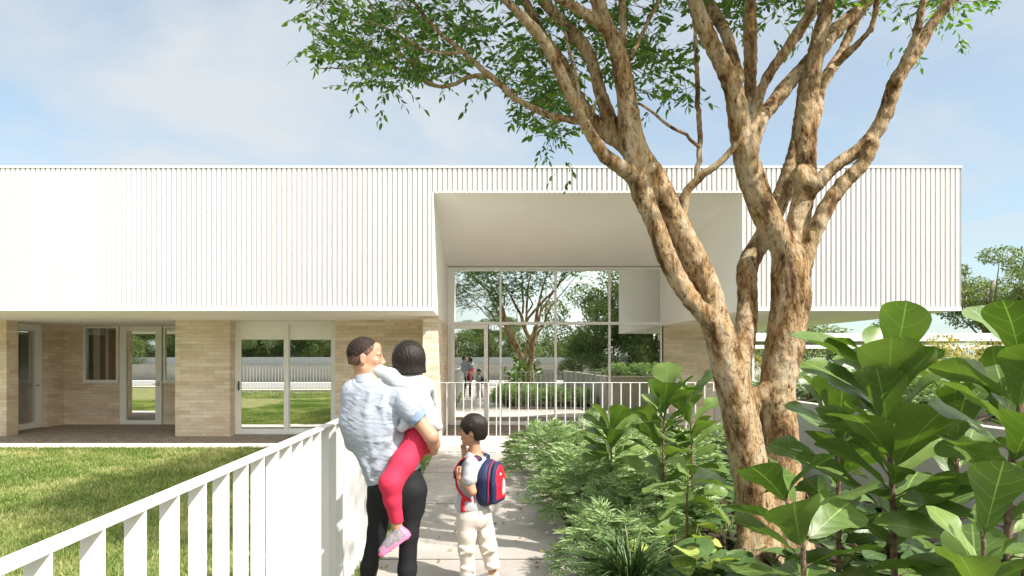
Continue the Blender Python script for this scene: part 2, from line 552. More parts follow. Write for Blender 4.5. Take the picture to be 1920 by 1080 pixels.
def glass_mat(name, refl=0.8, tint=(0.93, 0.96, 0.95), tr_c=(0.62, 0.66, 0.65)):
    m = bpy.data.materials.new(name); m.use_nodes = True; t = T(m); t.nodes.clear()
    o = _n(t, 'ShaderNodeOutputMaterial'); mx = _n(t, 'ShaderNodeMixShader')
    gl = _n(t, 'ShaderNodeBsdfGlossy'); gl.inputs['Roughness'].default_value = 0.0; gl.inputs['Color'].default_value = (*tint, 1)
    tr = _n(t, 'ShaderNodeBsdfTransparent'); tr.inputs['Color'].default_value = (*tr_c, 1)
    mx.inputs[0].default_value = refl
    t.links.new(tr.outputs[0], mx.inputs[1]); t.links.new(gl.outputs[0], mx.inputs[2]); t.links.new(mx.outputs[0], o.inputs[0])
    return m
M['glass'] = glass_mat('window_glass', 0.72)
M['glass_dark'] = glass_mat('window_glass_side', 0.22, tr_c=(0.92, 0.93, 0.92))

def leaf_mat(name, cols, rough=0.45, spec=0.35, transl=0.25, veins=False, var_scale=0.8, vein_c=(0.22, 0.33, 0.10)):
    """foliage: colour varied per leaf (tint attribute) and by noise; translucent"""
    m = mat(name, cols[0], rough, spec); t = T(m)
    at = _n(t, 'ShaderNodeAttribute'); at.attribute_name = 'tint'
    stops = [(i/(len(cols)-1), c) for i, c in enumerate(cols)]
    r = ramp(m, at.outputs['Fac'], stops)
    n = noise_node(m, var_scale*10, 3, 0.5, 'Object')
    r2 = ramp(m, n.outputs['Fac'], [(0.3, (0.82, 0.84, 0.8)), (0.7, (1.12, 1.1, 1.06))])
    c = mixc(m, 1.0, r.outputs[0], r2.outputs[0], 'MULTIPLY')
    if veins:
        uvn = _n(t, 'ShaderNodeUVMap'); sp = _n(t, 'ShaderNodeSeparateXYZ'); t.links.new(uvn.outputs[0], sp.inputs[0])
        av = mathn(m, 'ABSOLUTE', sp.outputs['Y'])
        mid = mathn(m, 'LESS_THAN', av, 0.03)
        w = mathn(m, 'SUBTRACT', sp.outputs['X'], mathn(m, 'MULTIPLY', mathn(m, 'MULTIPLY', av, av), 0.16))
        w = mathn(m, 'SUBTRACT', w, mathn(m, 'MULTIPLY', av, 0.10))
        fr = mathn(m, 'FRACT', mathn(m, 'ADD', mathn(m, 'MULTIPLY', w, 5.0), mathn(m, 'MULTIPLY', n.outputs['Fac'], 0.5)))
        sv = mathn(m, 'LESS_THAN', mathn(m, 'ABSOLUTE', mathn(m, 'SUBTRACT', fr, 0.5)), 0.022)
        sv = mathn(m, 'MULTIPLY', sv, 0.6)
        vv = mathn(m, 'MAXIMUM', mid, sv)
        c = mixc(m, vv, c, vein_c)
        hs = mathn(m, 'ABSOLUTE', mathn(m, 'SUBTRACT', fr, 0.5))
        bump(m, hs, 0.25, 0.006)
    setc(m, c)
    tr = _n(t, 'ShaderNodeBsdfTranslucent')
    tc2 = mixc(m, 1.0, c, (1.5, 1.7, 0.6), 'MULTIPLY'); t.links.new(tc2, tr.inputs['Color'])
    mx = _n(t, 'ShaderNodeMixShader'); mx.inputs[0].default_value = transl
    out = t.nodes['Material Output']
    t.links.new(BS(m).outputs[0], mx.inputs[1]); t.links.new(tr.outputs[0], mx.inputs[2]); t.links.new(mx.outputs[0], out.inputs[0])
    return m
M['tree_leaf'] = leaf_mat('tree_leaf', [(0.04, 0.10, 0.025), (0.08, 0.18, 0.04), (0.28, 0.40, 0.08)], 0.35, 0.45, 0.42)
M['fig_leaf'] = leaf_mat('fig_leaf', [(0.055, 0.10, 0.022), (0.105, 0.175, 0.038), (0.19, 0.27, 0.075)], 0.40, 0.45, 0.2, True)
M['silver_leaf'] = leaf_mat('silver_green_leaf', [(0.11, 0.19, 0.075), (0.22, 0.32, 0.14), (0.42, 0.50, 0.28)], 0.5, 0.3, 0.2)
M['dark_leaf'] = leaf_mat('dark_green_leaf', [(0.03, 0.065, 0.02), (0.06, 0.12, 0.035), (0.11, 0.18, 0.06)], 0.4, 0.4, 0.2, True, vein_c=(0.13, 0.20, 0.07))
M['lime_leaf'] = leaf_mat('lime_leaf', [(0.17, 0.27, 0.05), (0.33, 0.42, 0.08), (0.50, 0.55, 0.16)], 0.4, 0.4, 0.25, True, vein_c=(0.5, 0.55, 0.25))
M['strap_leaf'] = leaf_mat('strap_leaf', [(0.04, 0.085, 0.03), (0.08, 0.14, 0.05), (0.20, 0.27, 0.10)], 0.4, 0.4, 0.15)
M['grass'] = leaf_mat('lawn_grass', [(0.085, 0.15, 0.025), (0.13, 0.20, 0.045), (0.27, 0.31, 0.11), (0.48, 0.44, 0.24)], 0.5, 0.25, 0.3)
M['far_leaf'] = leaf_mat('far_tree_leaf', [(0.08, 0.12, 0.04), (0.16, 0.21, 0.075), (0.27, 0.31, 0.13)], 0.6, 0.2, 0.2)
M['yellow_leaf'] = leaf_mat('yellow_leaf', [(0.14, 0.15, 0.04), (0.33, 0.30, 0.08), (0.5, 0.38, 0.13)], 0.6, 0.2, 0.25)

def bark_mat():
    m = mat('flaking_bark', (0.4, 0.3, 0.2), 0.8, 0.2)
    n1 = noise_node(m, 6.0, 12, 0.78, 'World', (1.4, 1.4, 0.5), 0.4)
    r1 = ramp(m, n1.outputs['Fac'], [(0.37, (0.10, 0.055, 0.025)), (0.435, (0.31, 0.19, 0.09)), (0.485, (0.54, 0.38, 0.215)), (0.545, (0.72, 0.57, 0.38)), (0.70, (0.82, 0.72, 0.56))])
    n2 = noise_node(m, 34, 6, 0.75, 'World', (1, 1, 0.5), 0.4)
    r2 = ramp(m, n2.outputs['Fac'], [(0.36, (0.16, 0.11, 0.07)), (0.45, (0.85, 0.82, 0.77)), (0.7, (1.08, 1.06, 1.02))])
    n3 = noise_node(m, 7, 4, 0.6, 'World', (2.2, 2.2, 0.5), 0.3)
    r3 = ramp(m, n3.outputs['Fac'], [(0.50, (1, 1, 1)), (0.62, (0.97, 0.84, 0.62))])
    c = mixc(m, 1.0, r1.outputs[0], r2.outputs[0], 'MULTIPLY'); c = mixc(m, 0.85, c, r3.outputs[0], 'MULTIPLY')
    setc(m, c)
    n4 = noise_node(m, 22, 6, 0.7, 'World', (2, 2, 0.35), 0.5)
    hh = mathn(m, 'ADD', mathn(m, 'MULTIPLY', n1.outputs['Fac'], 2.0), mathn(m, 'ADD', n4.outputs['Fac'], n2.outputs['Fac']))
    bump(m, hh, 1.0, 0.03)
    return m
M['bark'] = bark_mat()
M['twig'] = mat('twig_bark', (0.20, 0.13, 0.08), 0.8, 0.2)
M['figstem'] = ground_mat('fig_stem', (0.10, 0.065, 0.04), (0.26, 0.19, 0.13), 40)
# ------------------------------------------------------------------ the ground
def sheet(name, poly, z, m, thick=0.0):
    b = MB(); n = len(poly)
    b.v = [(x, y, z) for x, y in poly]; b.f = [tuple(range(n))]
    o = mesh_np(name, b.v, [np.array(b.f)], m); return tag(o, kind='structure')
sheet('ground', [(-400, -300), (400, -300), (400, 500), (-400, 500)], -0.03, M['field'])
FX = -1.0      # near fence line
YF = 11.1      # cross fence line
YFac, YCol, YPier, YGl, YBack = 10.97, 13.54, 12.3, 15.86, 16.0
Z1, Z2, ZG = 2.5, 4.92, 3.93
RX0, RX1, BX1, BX0 = -0.8, 4.5, 8.25, -14.5
sheet('lawn', [(-30, -5.2), (-1.03, -5.2), (-1.03, 11.75), (-30, 11.75)], 0.0, M['turf'])
sheet('entry_path', [(-0.86, -6), (1.0, -6), (0.9, 2.0), (0.84, 5.0), (0.84, 9.0), (1.0, 11.0), (-0.86, 11.0)], 0.004, M['path'])
for k, yj in enumerate((1.2, 3.2, 5.2, 7.2, 9.2)):
    sheet('path_joint', [(-0.86, yj), (0.8, yj), (0.8, yj + 0.012), (-0.86, yj + 0.012)], 0.0065, M['soil'])
sheet('planting_soil', [(0.5, -6), (4.05, -6), (4.05, 11.05), (0.5, 11.05)], -0.006, M['soil'])
sheet('fence_verge', [(-1.03, -6), (-0.86, -6), (-0.86, 11.0), (-1.03, 11.0)], -0.002, M['turf'])
sheet('forecourt', [(-1.03, 11.0), (4.4, 11.0), (4.4, 13.72), (-0.85, 13.72), (-0.85, 12.39), (-1.03, 12.39)], 0.008, M['kerb'])
sheet('lawn_edging', [(-30, 11.75), (-1.03, 11.75), (-1.03, 12.39), (-30, 12.39)], 0.010, M['kerb'])
sheet('terrace_paving', [(-16, 12.39), (-0.85, 12.39), (-0.85, 13.72), (6.8, 13.72), (6.8, 16.4), (-16, 16.4)], 0.006, M['pavers'])
b = MB(); b.box(4.17, 0.5, -0.02, 16, 11.0, 0.95); o = b.build('raised_bed_soil', M['soil']); tag(o, kind='structure')
# behind the camera (seen in the glass)
sheet('front_walk', [(-30, -7.6), (30, -7.6), (30, -6), (-30, -6)], 0.006, M['kerb'])
sheet('verge', [(-60, -9), (60, -9), (60, -7.6), (-60, -7.6)], 0.002, M['turf'])
sheet('road', [(-90, -16), (90, -16), (90, -9), (-90, -9)], 0.003, M['road_pale'])
sheet('far_walk', [(-90, -18), (90, -18), (90, -16), (-90, -16)], 0.012, M['kerb'])

# ------------------------------------------------------------------ the school building
B = thing('school_building', 'long white ribbed upper storey over pale brick walls, with a deep recessed glazed entrance', 'building', (0, YFac, 0))
def cladding(name, x0, x1, z0, z1, y, parent, pitch=0.086, dep=0.025):
    n = int(round((x1 - x0) / pitch)); xs = []; ys = []
    p = (x1 - x0) / n
    for i in range(n):
        xa = x0 + i * p
        xs += [xa, xa + 0.60*p, xa + 0.66*p, xa + 0.94*p]; ys += [y, y, y + dep, y + dep]
    xs.append(x1); ys.append(y)
    xs = np.array(xs); ys = np.array(ys); k = len(xs)
    V = np.concatenate([np.stack([xs, ys, np.full(k, z0)], 1), np.stack([xs, ys, np.full(k, z1)], 1)])
    i = np.arange(k - 1)
    return mesh_np(name, V, [np.stack([i, i+1, i+1+k, i+k], 1)], M['white_panel'], parent)
ZC = 4.49
cladding('ribbed_cladding', BX0, RX0, Z1, Z2, YFac, B)
cladding('ribbed_cladding', RX0, RX1, ZC, Z2, YFac, B)
cladding('ribbed_cladding', RX1, BX1, Z1, Z2, YFac, B)
# solid upper volume behind the cladding
yb = YFac + 0.03
b = MB()
b.box(BX0, yb, Z1 + 0.02, RX0 - 0.02, 23, Z2 - 0.01)
b.box(RX1 + 0.02, yb, Z1 + 0.02, BX1 - 0.003, 23, Z2 - 0.01)
b.box(RX0 - 0.02, yb, ZC + 0.03, RX1 + 0.02, 23, Z2 - 0.012)
b.build('upper_walls', M['white_panel'], B)
b = MB(); b.box(BX0, YFac - 0.008, Z2 - 0.008, BX1 + 0.01, 23.05, Z2 + 0.03); b.build('roof', M['white_metal'], B)
b = MB(); b.box(BX0, YFac - 0.006, Z1 - 0.035, RX0 - 0.004, YBack + 0.3, Z1 + 0.018); b.build('soffit', M['soffit'], B)
b = MB(); b.box(RX1 + 0.004, YFac - 0.006, Z1 - 0.035, BX1, 23, Z1 + 0.018); b.build('soffit', M['soffit'], B)
# recess
b = MB(); b.quad((RX0 - 0.02, YFac + 0.002, ZC), (RX1 + 0.02, YFac + 0.002, ZC), (RX1 + 0.02, YGl + 0.1, ZG - 0.005), (RX0 - 0.02, YGl + 0.1, ZG - 0.005))
b.quad((RX0, YFac + 0.002, ZC), (RX1, YFac + 0.002, ZC), (RX1, YFac + 0.002, ZC + 0.03), (RX0, YFac + 0.002, ZC + 0.03))
b.build('entry_ceiling', M['soffit'], B)
for x0, x1 in ((RX0 - 0.02, RX0), (RX1, RX1 + 0.02)):
    b = MB(); b.box(x0, YFac - 0.004, Z1 - 0.034, x1, YGl + 0.02, ZC + 0.004); b.build('reveal_panel', M['reveal'], B)
# brick walls
def brick(name, *bx):
    b = MB(); b.box(*bx); return b.build(name, M['brick'], B)
zt = Z1 - 0.03
brick('brick_wall', BX0, YCol, 0, -10.02 - 0.0, YCol + 0.0, 0) if False else None
brick('brick_pier', -12.6, YCol, 0, -10.02, YCol + 0.35, zt)
brick('brick_pier', -10.85, 15.38, 0, -10.4, YBack + 0.2, zt)
brick('brick_pier', -6.45, YCol, 0, -5.29, YBack + 0.2, zt)
brick('brick_pier', -3.06, YCol, 0, -1.1, YCol + 0.4, zt)
brick('brick_pier', -1.1, YPier, 0, RX0 - 0.003, YGl + 0.05, zt)
YB = YBack
b = MB()      # back wall of the left terrace with its openings
b.box(-10.4, YB, 0, -9.90, YB + 0.2, zt)
b.box(-9.90, YB, 0, -9.02, YB + 0.2, 1.06)
b.box(-9.02, YB, 0, -8.97, YB + 0.2, zt)
b2 = MB(); b2.box(-7.92, YB, 0, -6.452, YB + 0.2, 1.08); b2.build('brick_wall', M['brick'], B)
b.build('brick_wall', M['brick'], B)
brick('brick_wall', RX1 + 0.05, YGl + 0.0, 0, 6.75, YGl + 0.3, zt)

def window(x0, x1, z0, z1, y, name='window', w=0.05, glass='glass', parent=None, sill=True):
    b = MB(); b.frame_x(x0, x1, z0, z1, y - 0.03, y + 0.06, w)
    wd = b.build(name, M['frame'], parent or B, 0.004)
    g = MB(); g.box(x0 + w - 0.004, y + 0.01, z0 + w - 0.004, x1 - w + 0.004, y + 0.016, z1 - w + 0.004); g.build('pane', M[glass], wd)
    if sill:
        s_ = MB(); s_.box(x0 - 0.02, y - 0.06, z0 - 0.03, x1 + 0.02, y - 0.031, z0 - 0.003); s_.build('sill', M['frame'], wd)
    return wd
def px_x(px, Y): return (px - VX) * Y / FPX
window(px_x(157, YB), px_x(223, YB), 1.07, 2.46, YB, glass='glass_dark')
window(px_x(307, YB), px_x(375, YB), 1.07, 2.46, YB)
def lever(x, z, y, parent, d=1):
    b = MB(); b.box(x - 0.02, y - 0.012, z - 0.055, x + 0.02, y, z + 0.055)
    b.box(x - 0.011, y - 0.05, z - 0.010, x + 0.011, y - 0.012, z + 0.012)
    b.box(min(x, x + d*0.12), y - 0.06, z - 0.010, max(x, x + d*0.12), y - 0.045, z + 0.010)
    b.build('handle', M['steel'], parent, 0.003)
# hinged door in the back wall
x0, x1 = px_x(227, YB), px_x(305, YB)
b = MB(); b.frame_x(x0, x1, 0.012, 2.46, YB - 0.06, YB + 0.05, 0.155, 0.13, 0.10)
b.box(x1 - 0.10, YB - 0.063, 0.012, x1, YB - 0.06, 2.46)
dr = b.build('glazed_door', M['frame'], B, 0.005)
g = MB(); g.box(x0 + 0.15, YB - 0.01, 0.11, x1 - 0.15, YB - 0.004, 2.34); g.build('pane', M['glass'], dr)
lever(x1 - 0.07, 1.02, YB - 0.063, dr, -1)
# hinged door in the left side wall of the terrace (faces +x)
XS = -10.56
b = MB()
y0, y1 = 13.9, 15.37
for (a, c, z0, z1) in ((y0, y0 + 0.1, 0.012, 2.46), (y1 - 0.22, y1, 0.012, 2.46), (y0 + 0.1, y1 - 0.22, 2.30, 2.46), (y0 + 0.1, y1 - 0.22, 0.012, 0.14)):
    b.box(XS - 0.06, a, z0, XS + 0.05, c, z1)
b.box(XS + 0.05, y1 - 0.10, 0.012, XS + 0.054, y1, 2.46)
ds = b.build('glazed_door', M['frame'], B, 0.005)
g = MB(); g.box(XS, y0 + 0.09, 0.13, XS + 0.006, y1 - 0.21, 2.31); g.build('pane', M['glass_dark'], ds)
b = MB(); b.box(XS + 0.05, y1 - 0.19, 1.0, XS + 0.10, y1 - 0.165, 1.03); b.box(XS + 0.09, y1 - 0.30, 1.003, XS + 0.105, y1 - 0.165, 1.027); b.build('handle', M['steel'], ds, 0.003)
b = MB(); b.box(XS - 0.3, YCol + 0.35, 0, XS - 0.03, 13.9, zt); b.build('brick_wall', M['brick'], B)
b = MB(); b.box(XS - 0.3, 15.37, 0, XS - 0.03, 15.6, zt - 0.004); b.build('brick_wall', M['brick'], B)
# pair of sliding doors
YD = 13.87
xa, xb = px_x(440, YD), px_x(632, YD); xm = px_x(538, YD)
b = MB(); b.frame_x(xa, xb, 0.012, 2.46, YD - 0.05, YD + 0.10, 0.05, 0.06, 0.05)
sl = b.build('sliding_door', M['frame'], B, 0.004)
for k, (u, v, yy) in enumerate(((xa + 0.05, xm + 0.04, YD - 0.035), (xm - 0.04, xb - 0.05, YD + 0.02))):
    b = MB(); b.frame_x(u, v, 0.062, 2.40, yy, yy + 0.05, 0.10 if k == 0 else 0.09, 0.08, 0.07)
    lf = b.build('door_leaf', M['frame'], sl, 0.004)
    g = MB(); g.box(u + 0.09, yy + 0.02, 0.125, v - 0.085, yy + 0.026, 2.33)
    g.build('pane', M['glass'], lf)
    g = MB(); g.box(u + 0.095, yy + 0.008, 2.06, v - 0.09, yy + 0.012, 2.325); g.build('blind', M['blind'], lf)
    if k == 0:
        h = MB(); h.box(u + 0.035, yy - 0.012, 0.96, u + 0.07, yy, 1.16); h.box(u + 0.045, yy - 0.045, 1.0, u + 0.06, yy - 0.012, 1.12)
        h.build('handle', M['dark_metal'], lf, 0.002)
# entrance curtain wall
cw = thing('x', None, None); bpy.data.objects.remove(cw)
b = MB(); b.box(RX0 + 0.002, YGl - 0.04, 0.012, RX0 + 0.16, YGl + 0.06, ZG - 0.02)
for px in (938.5, 1041.5, 1142.5):
    x = px_x(px, YGl); b.box(x - 0.026, YGl - 0.04, 0.10, x + 0.026, YGl + 0.06, ZG - 0.06)
b.box(RX1 - 0.03, YGl - 0.04, 0.012, RX1 - 0.002, YGl + 0.06, ZG - 0.02)
b.box(RX0 + 0.16, YGl - 0.045, 2.49, RX1 - 0.03, YGl + 0.055, 2.56)
b.box(RX0 + 0.16, YGl - 0.038, ZG - 0.06, RX1 - 0.03, YGl + 0.058, ZG - 0.02)
b.box(px_x(917, YGl), YGl - 0.038, 0.012, RX1 - 0.03, YGl + 0.058, 0.10)
cwf = b.build('curtain_wall', M['frame'], B, 0.004)
xs = [RX0 + 0.16] + [px_x(p, YGl) for p in (938.5, 1041.5, 1142.5)] + [RX1 - 0.03]
r0 = random.Random(3)
for i in range(4):
    for z0, z1 in ((0.10, 2.49), (2.56, ZG - 0.06)):
        u, v = xs[i] + (0.026 if i else 0), xs[i+1] - (0.026 if i < 3 else 0)
        if i == 0 and z0 < 1: u = px_x(917, YGl)
        g = MB(); g.box(u - 0.003, YGl, z0 - 0.003, v + 0.003, YGl + 0.008, z1 + 0.003)
        g.build('pane', M['glass'], cwf)
x0, x1 = px_x(845, YGl), px_x(915, YGl)
b = MB(); b.frame_x(x0, x1, 0.014, 2.485, YGl - 0.075, YGl - 0.005, 0.10, 0.10, 0.11)
ed = b.build('entrance_door', M['frame'], B, 0.005)
g = MB(); g.box(x0 + 0.095, YGl - 0.04, 0.12, x1 - 0.095, YGl - 0.034, 2.39); g.build('pane', M['glass'], ed)
b = MB(); b.box(x1 - 0.065, YGl - 0.09, 0.92, x1 - 0.03, YGl - 0.076, 1.16); b.box(x1 - 0.055, YGl - 0.14, 1.06, x1 - 0.04, YGl - 0.09, 1.085); b.box(x1 - 0.16, YGl - 0.145, 1.06, x1 - 0.04, YGl - 0.13, 1.082)
b.build('handle', M['steel'], ed, 0.002)
# inside, seen faintly through the glass
M['inside'] = mat('interior_plaster', (0.45, 0.42, 0.38), 0.9)
M['curtain'] = mat('brown_curtain', (0.36, 0.20, 0.12), 0.9)
M['curtain2'] = mat('grey_curtain', (0.85, 0.82, 0.76), 0.9)
b = MB(); b.box(-14, 20.5, 0.0, 6.7, 20.7, 4.3); b.box(-14, 16.5, -0.02, 6.7, 20.5, 0.02)
b.box(6.6, 16.2, 0, 6.75, 20.5, 2.49); b.box(-5.2, 14.2, -0.02, -1.15, 16.5, 0.02); b.box(-14.5, 14, 0, -14.3, 20.6, 2.49)
b.build('interior_walls', M['inside'], B)
for x, w, mm in ((-9.72, 0.16, 'curtain2'), (-9.55, 0.10, 'curtain'), (-9.42, 0.07, 'curtain2'), (-9.34, 0.14, 'curtain'), (-9.18, 0.09, 'curtain2')):
    b = MB(); b.box(x, YB + 0.10, 1.08, x + w, YB + 0.13, 2.42); b.build('curtain', M[mm], B)

# ------------------------------------------------------------------ fences
def bar_fence_x(name, label, x0, x1, y, pitch, z0=0.06, z1=1.235, group=None, bw=0.008, posts=()):
    F = thing(name, label, 'fence' if 'gate' not in name else 'gate', (x0, y, 0), group)
    b = MB(); b.box(x0, y - 0.02, z1 - 0.012, x1, y + 0.02, z1); b.build('top_rail', M['white_metal'], F, 0.002)
    b = MB(); b.box(x0, y - 0.02, z0, x1, y + 0.02, z0 + 0.012); b.build('bottom_rail', M['white_metal'], F, 0.002)
    n = int(round((x1 - x0) / pitch)); p = (x1 - x0) / n
    b = MB(); b.box(x0 - bw + 0.004, y - 0.018, 0.0, x0 + bw + 0.004, y + 0.018, z1 - 0.012)
    first = b.build('bar', M['white_metal'], F)
    for i in range(1, n + 1):
        c = first.copy(); COL.objects.link(c); c.parent = F
        c.location = (i * p - (0.008 if i == n else 0), 0, 0)
    return F
xg = px_x(934.5, YF)
bar_fence_x('garden_gate', 'white metal bar gate at the end of the path before the glass door', px_x(822, YF), xg - 0.03, YF, 0.152, 0.05)
bar_fence_x('bar_fence', 'white metal bar fence crossing behind the plants, in front of the glazed entrance', xg + 0.03, px_x(1338, YF), YF, 0.159)
# near fin fence along the path
NF = thing('fin_fence', 'white metal fence of flat upright fins running along the left of the path', 'fence', (FX, 3, 0))
b = MB(); b.box(FX, -5, 1.205, FX + 0.062, YF, 1.217); b.build('top_rail', M['white_metal'], NF, 0.0025)
b = MB(); b.box(FX + 0.006, -5, 0.05, FX + 0.056, YF, 0.06); b.build('bottom_rail', M['white_metal'], NF)
first = None
for i in range(81):
    y = -4.98 + i * 0.1982
    yy = 1.403 + round((y - 1.403) / 0.1982) * 0.1982
    if first is None:
        b = MB(); b.box(FX + 0.001, yy - 0.004, 0.0, FX + 0.061, yy + 0.004, 1.2045); first = b.build('fin', M['white_metal'], NF); y00 = yy
    else:
        c = first.copy(); COL.objects.link(c); c.parent = NF; c.location = (0, yy - y00, 0)
bar_fence_x('bar_fence', 'white bar fence across the lawn behind the viewpoint, seen only in the glass', -14, FX - 0.02, -5.0, 0.16)
# concrete retaining wall
def wallbox(name, label, bx, cat='wall', m='wall_concrete'):
    b = MB(); b.box(*bx); o = b.build(name, M[m], None, 0.006); return tag(o, label, cat)
wallbox('retaining_wall', 'low grey concrete wall holding the raised bed at the right of the planting', (4.05, 0.5, -0.02, 4.17, 11.15, 1.09))
wallbox('retaining_wall', 'grey concrete wall closing the far end of the raised bed', (4.18, 11.02, -0.02, 16, 11.14, 1.09))

# pavilion beyond the undercroft on the right
PV = thing('garden_pavilion', 'low white flat-roofed canopy on slim posts beyond the undercroft', 'pavilion', (12, 24, 0))
b = MB(); b.box(7.5, 24, 2.32, 20, 30, 2.62); b.build('roof', M['white_panel'], PV)
b = MB(); b.box(7.5, 23.98, 2.04, 20, 24.1, 2.17); b.build('beam', M['white_metal'], PV)
for x, mm in ((8.5, 'brick'), (10.2, 'white_panel'), (14.6, 'white_panel'), (19.0, 'white_panel')):
    b = MB(); b.box(x, 24.2, 0, x + 0.17, 24.4, 2.31); b.build('post', M[mm], PV)
wallbox('boundary_wall', 'long low white wall standing behind the pavilion', (6.9, 33, -0.02, 60, 33.3, 1.5), m='white_panel')
# things behind the viewpoint, seen mirrored in the glass
wallbox('boundary_wall', 'long grey wall across the road, seen only as a reflection', (-60, -19.2, -0.02, 40, -19, 1.25))
wallbox('low_building', 'flat white roof band across the road, seen only as a reflection', (-50, -22, 1.26, 45, -20, 1.8), 'building', 'white_panel')
wallbox('planter_wall', 'grey concrete planter wall behind the viewpoint, mirrored in the entrance glass', (2.3, -3.2, -0.02, 4.04, -3.05, 1.1))
# ------------------------------------------------------------------ lawn blades
def blades(name, x0, x1, y0, y1, n, h, w, label=None, dens=None, m='grass'):
    x = rng.uniform(x0, x1, n); y = rng.uniform(y0, y1, n)
    # more blades close to the camera
    ang = rng.uniform(0, 2*PI, n); lean = rng.uniform(0.15, 0.95, n); hh = h * rng.uniform(0.5, 1.25, n)
    ww = w * rng.uniform(0.7, 1.4, n)
    d = np.stack([np.cos(ang), np.sin(ang)], 1); s_ = np.stack([-d[:, 1], d[:, 0]], 1)
    p = np.stack([x, y, np.full(n, -0.005)], 1)
    def pt(t, side, bend):
        q = p.copy(); q[:, :2] += d * (lean * hh * t * t * bend)[:, None] + s_ * (ww * side)[:, None]; q[:, 2] += hh * t * (1 - 0.25 * lean * t)
        return q
    V = np.stack([pt(0, -.5, 1), pt(0, .5, 1), pt(0.55, .4, 1), pt(0.55, -.4, 1), pt(1, 0, 1.2)], 1).reshape(-1, 3)
    i = np.arange(n) * 5
    Q = np.stack([i, i+1, i+2, i+3], 1); Tt = np.stack([i+3, i+2, i+4], 1)
    pn = np.array([mnoise.noise(Vector((a*0.55, b_*0.8, 3.0))) + 0.6*mnoise.noise(Vector((a*2.3, b_*2.3, 8.0))) for a, b_ in zip(x, y)]) if n < 400000 else 0
    c = np.clip(0.44 + 0.75 * pn + rng.normal(0, 0.20, n), 0, 1)
    o = mesh_np(name, V, [Tt, Q], M[m], None, False, col=np.repeat(c, 5))
    return tag(o, label, None, None, 'stuff')
def grass_field():
    o1 = blades('lawn_grass', -7.5, -1.06, 1.2, 6.5, 105000, 0.062, 0.0065)
    o2 = blades('lawn_grass', -14, -1.06, 6.5, 11.78, 120000, 0.062, 0.009)
    o3 = blades('verge_grass', -1.03, -0.80, 1.0, 11.0, 6000, 0.06, 0.007)
    for o, l in ((o1, 'short sunlit lawn grass close to the fin fence'), (o2, 'mown lawn grass in front of the terrace'), (o3, 'thin strip of grass under the fin fence')):
        o['label'] = l
    o4 = blades('lawn_grass', -14, -1.06, -5, 1.2, 26000, 0.07, 0.016, 'lawn grass behind the viewpoint')
    # daisies seen in the reflection
    n = 700; a = Acc()
    x = rng.uniform(-14, -2, n); y = rng.normal(-2.2, 0.7, n)
    for i in range(n):
        r_ = 0.03; c = np.array([x[i], y[i], 0.09]); th = np.arange(6) * PI / 3
        V = np.concatenate([[c], c + np.stack([np.cos(th)*r_, np.sin(th)*r_, th*0], 1)])
        a.add(V, None, [(0, j+1, (j+1) % 6 + 1) for j in range(6)])
    o = a.build('daisies', M['white_panel'], None, False); tag(o, 'white daisies scattered in the lawn, seen in the door reflection', None, None, 'stuff')
grass_field()

# ------------------------------------------------------------------ the big tree
def L(pts, Y0, Y1, k=0.95):
    """pixel polyline with radii -> world; depth slides from Y0 to Y1"""
    n = len(pts); out = []; rr = []
    for i, (px, py, r) in enumerate(pts):
        Y = Y0 + (Y1 - Y0) * i / max(1, n-1)
        out.append(P(px, py, Y)); rr.append(r * Y / FPX * k)
    return np.array(out), np.array(rr)
YT = 4.6
TH = []   # thick limbs (SDF)
TH.append(L([(1492,1130,58),(1484,1075,48),(1476,1010,40),(1466,900,36),(1460,798,34),(1458,724,33),(1471,650,35),(1479,576,34),(1480,517,34),(1483,480,32)], YT, YT))
TH.append(L([(1440,1130,60),(1430,1060,46),(1424,1000,40),(1412,910,34),(1393,799,33),(1368,700,31),(1352,640,29),(1342,606,27)], YT, YT-0.02))
TH.append(L([(1402,1120,16),(1398,1050,13),(1400,960,12),(1404,900,10)], YT-0.08, YT-0.05))
TH.append(L([(1384,700,20),(1392,655,21),(1402,576,20),(1403,502,19),(1425,458,19),(1466,366,17),(1490,298,15),(1498,240,12),(1506,150,9)], YT+0.02, YT+0.45))
TH.append(L([(1483,500,28),(1463,452,26),(1431,388,24),(1405,319,23),(1390,255,20),(1378,175,17),(1352,117,16),(1320,48,14),(1296,-10,13)], YT, YT-0.25))
TH.append(L([(1405,300,14),(1410,250,13),(1408,159,12),(1407,53,12),(1407,-20,11)], YT-0.05, YT+0.15))
TH.append(L([(1412,262,15),(1426,225,14),(1442,202,14),(1495,138,13),(1532,101,13),(1570,53,13),(1612,16,12),(1640,-12,11)], YT, YT+0.35))
TH.append(L([(1418,205,12),(1426,170,11),(1453,122,11),(1495,64,10),(1519,27,9),(1519,-15,8)], YT, YT-0.3))
TH.append(L([(1386,150,11),(1373,106,11),(1362,64,11),(1341,27,11),(1322,-12,10)], YT-0.1, YT+0.4))
TH.append(L([(1486,520,26),(1492,470,23),(1495,425,21),(1511,345,19),(1511,266,18),(1516,186,16),(1527,117,15),(1543,43,14),(1556,-12,12)], YT, YT+0.1))
TH.append(L([(1518,250,10),(1532,213,9),(1538,165,9),(1570,112,9),(1596,58,8),(1632,-8,7)], YT+0.05, YT+0.5))
TH.append(L([(1572,118,7),(1588,100,7),(1633,55,7),(1646,-10,6)], YT+0.2, YT-0.1))
TH.append(L([(1514,362,15),(1532,345,14),(1564,313,13),(1628,266,13),(1660,213,13),(1676,159,12),(1718,96,11),(1750,43,10),(1790,-12,9)], YT, YT-0.35))
TH.append(L([(1672,175,8),(1681,143,8),(1713,80,7),(1734,-8,6)], YT-0.2, YT-0.5))
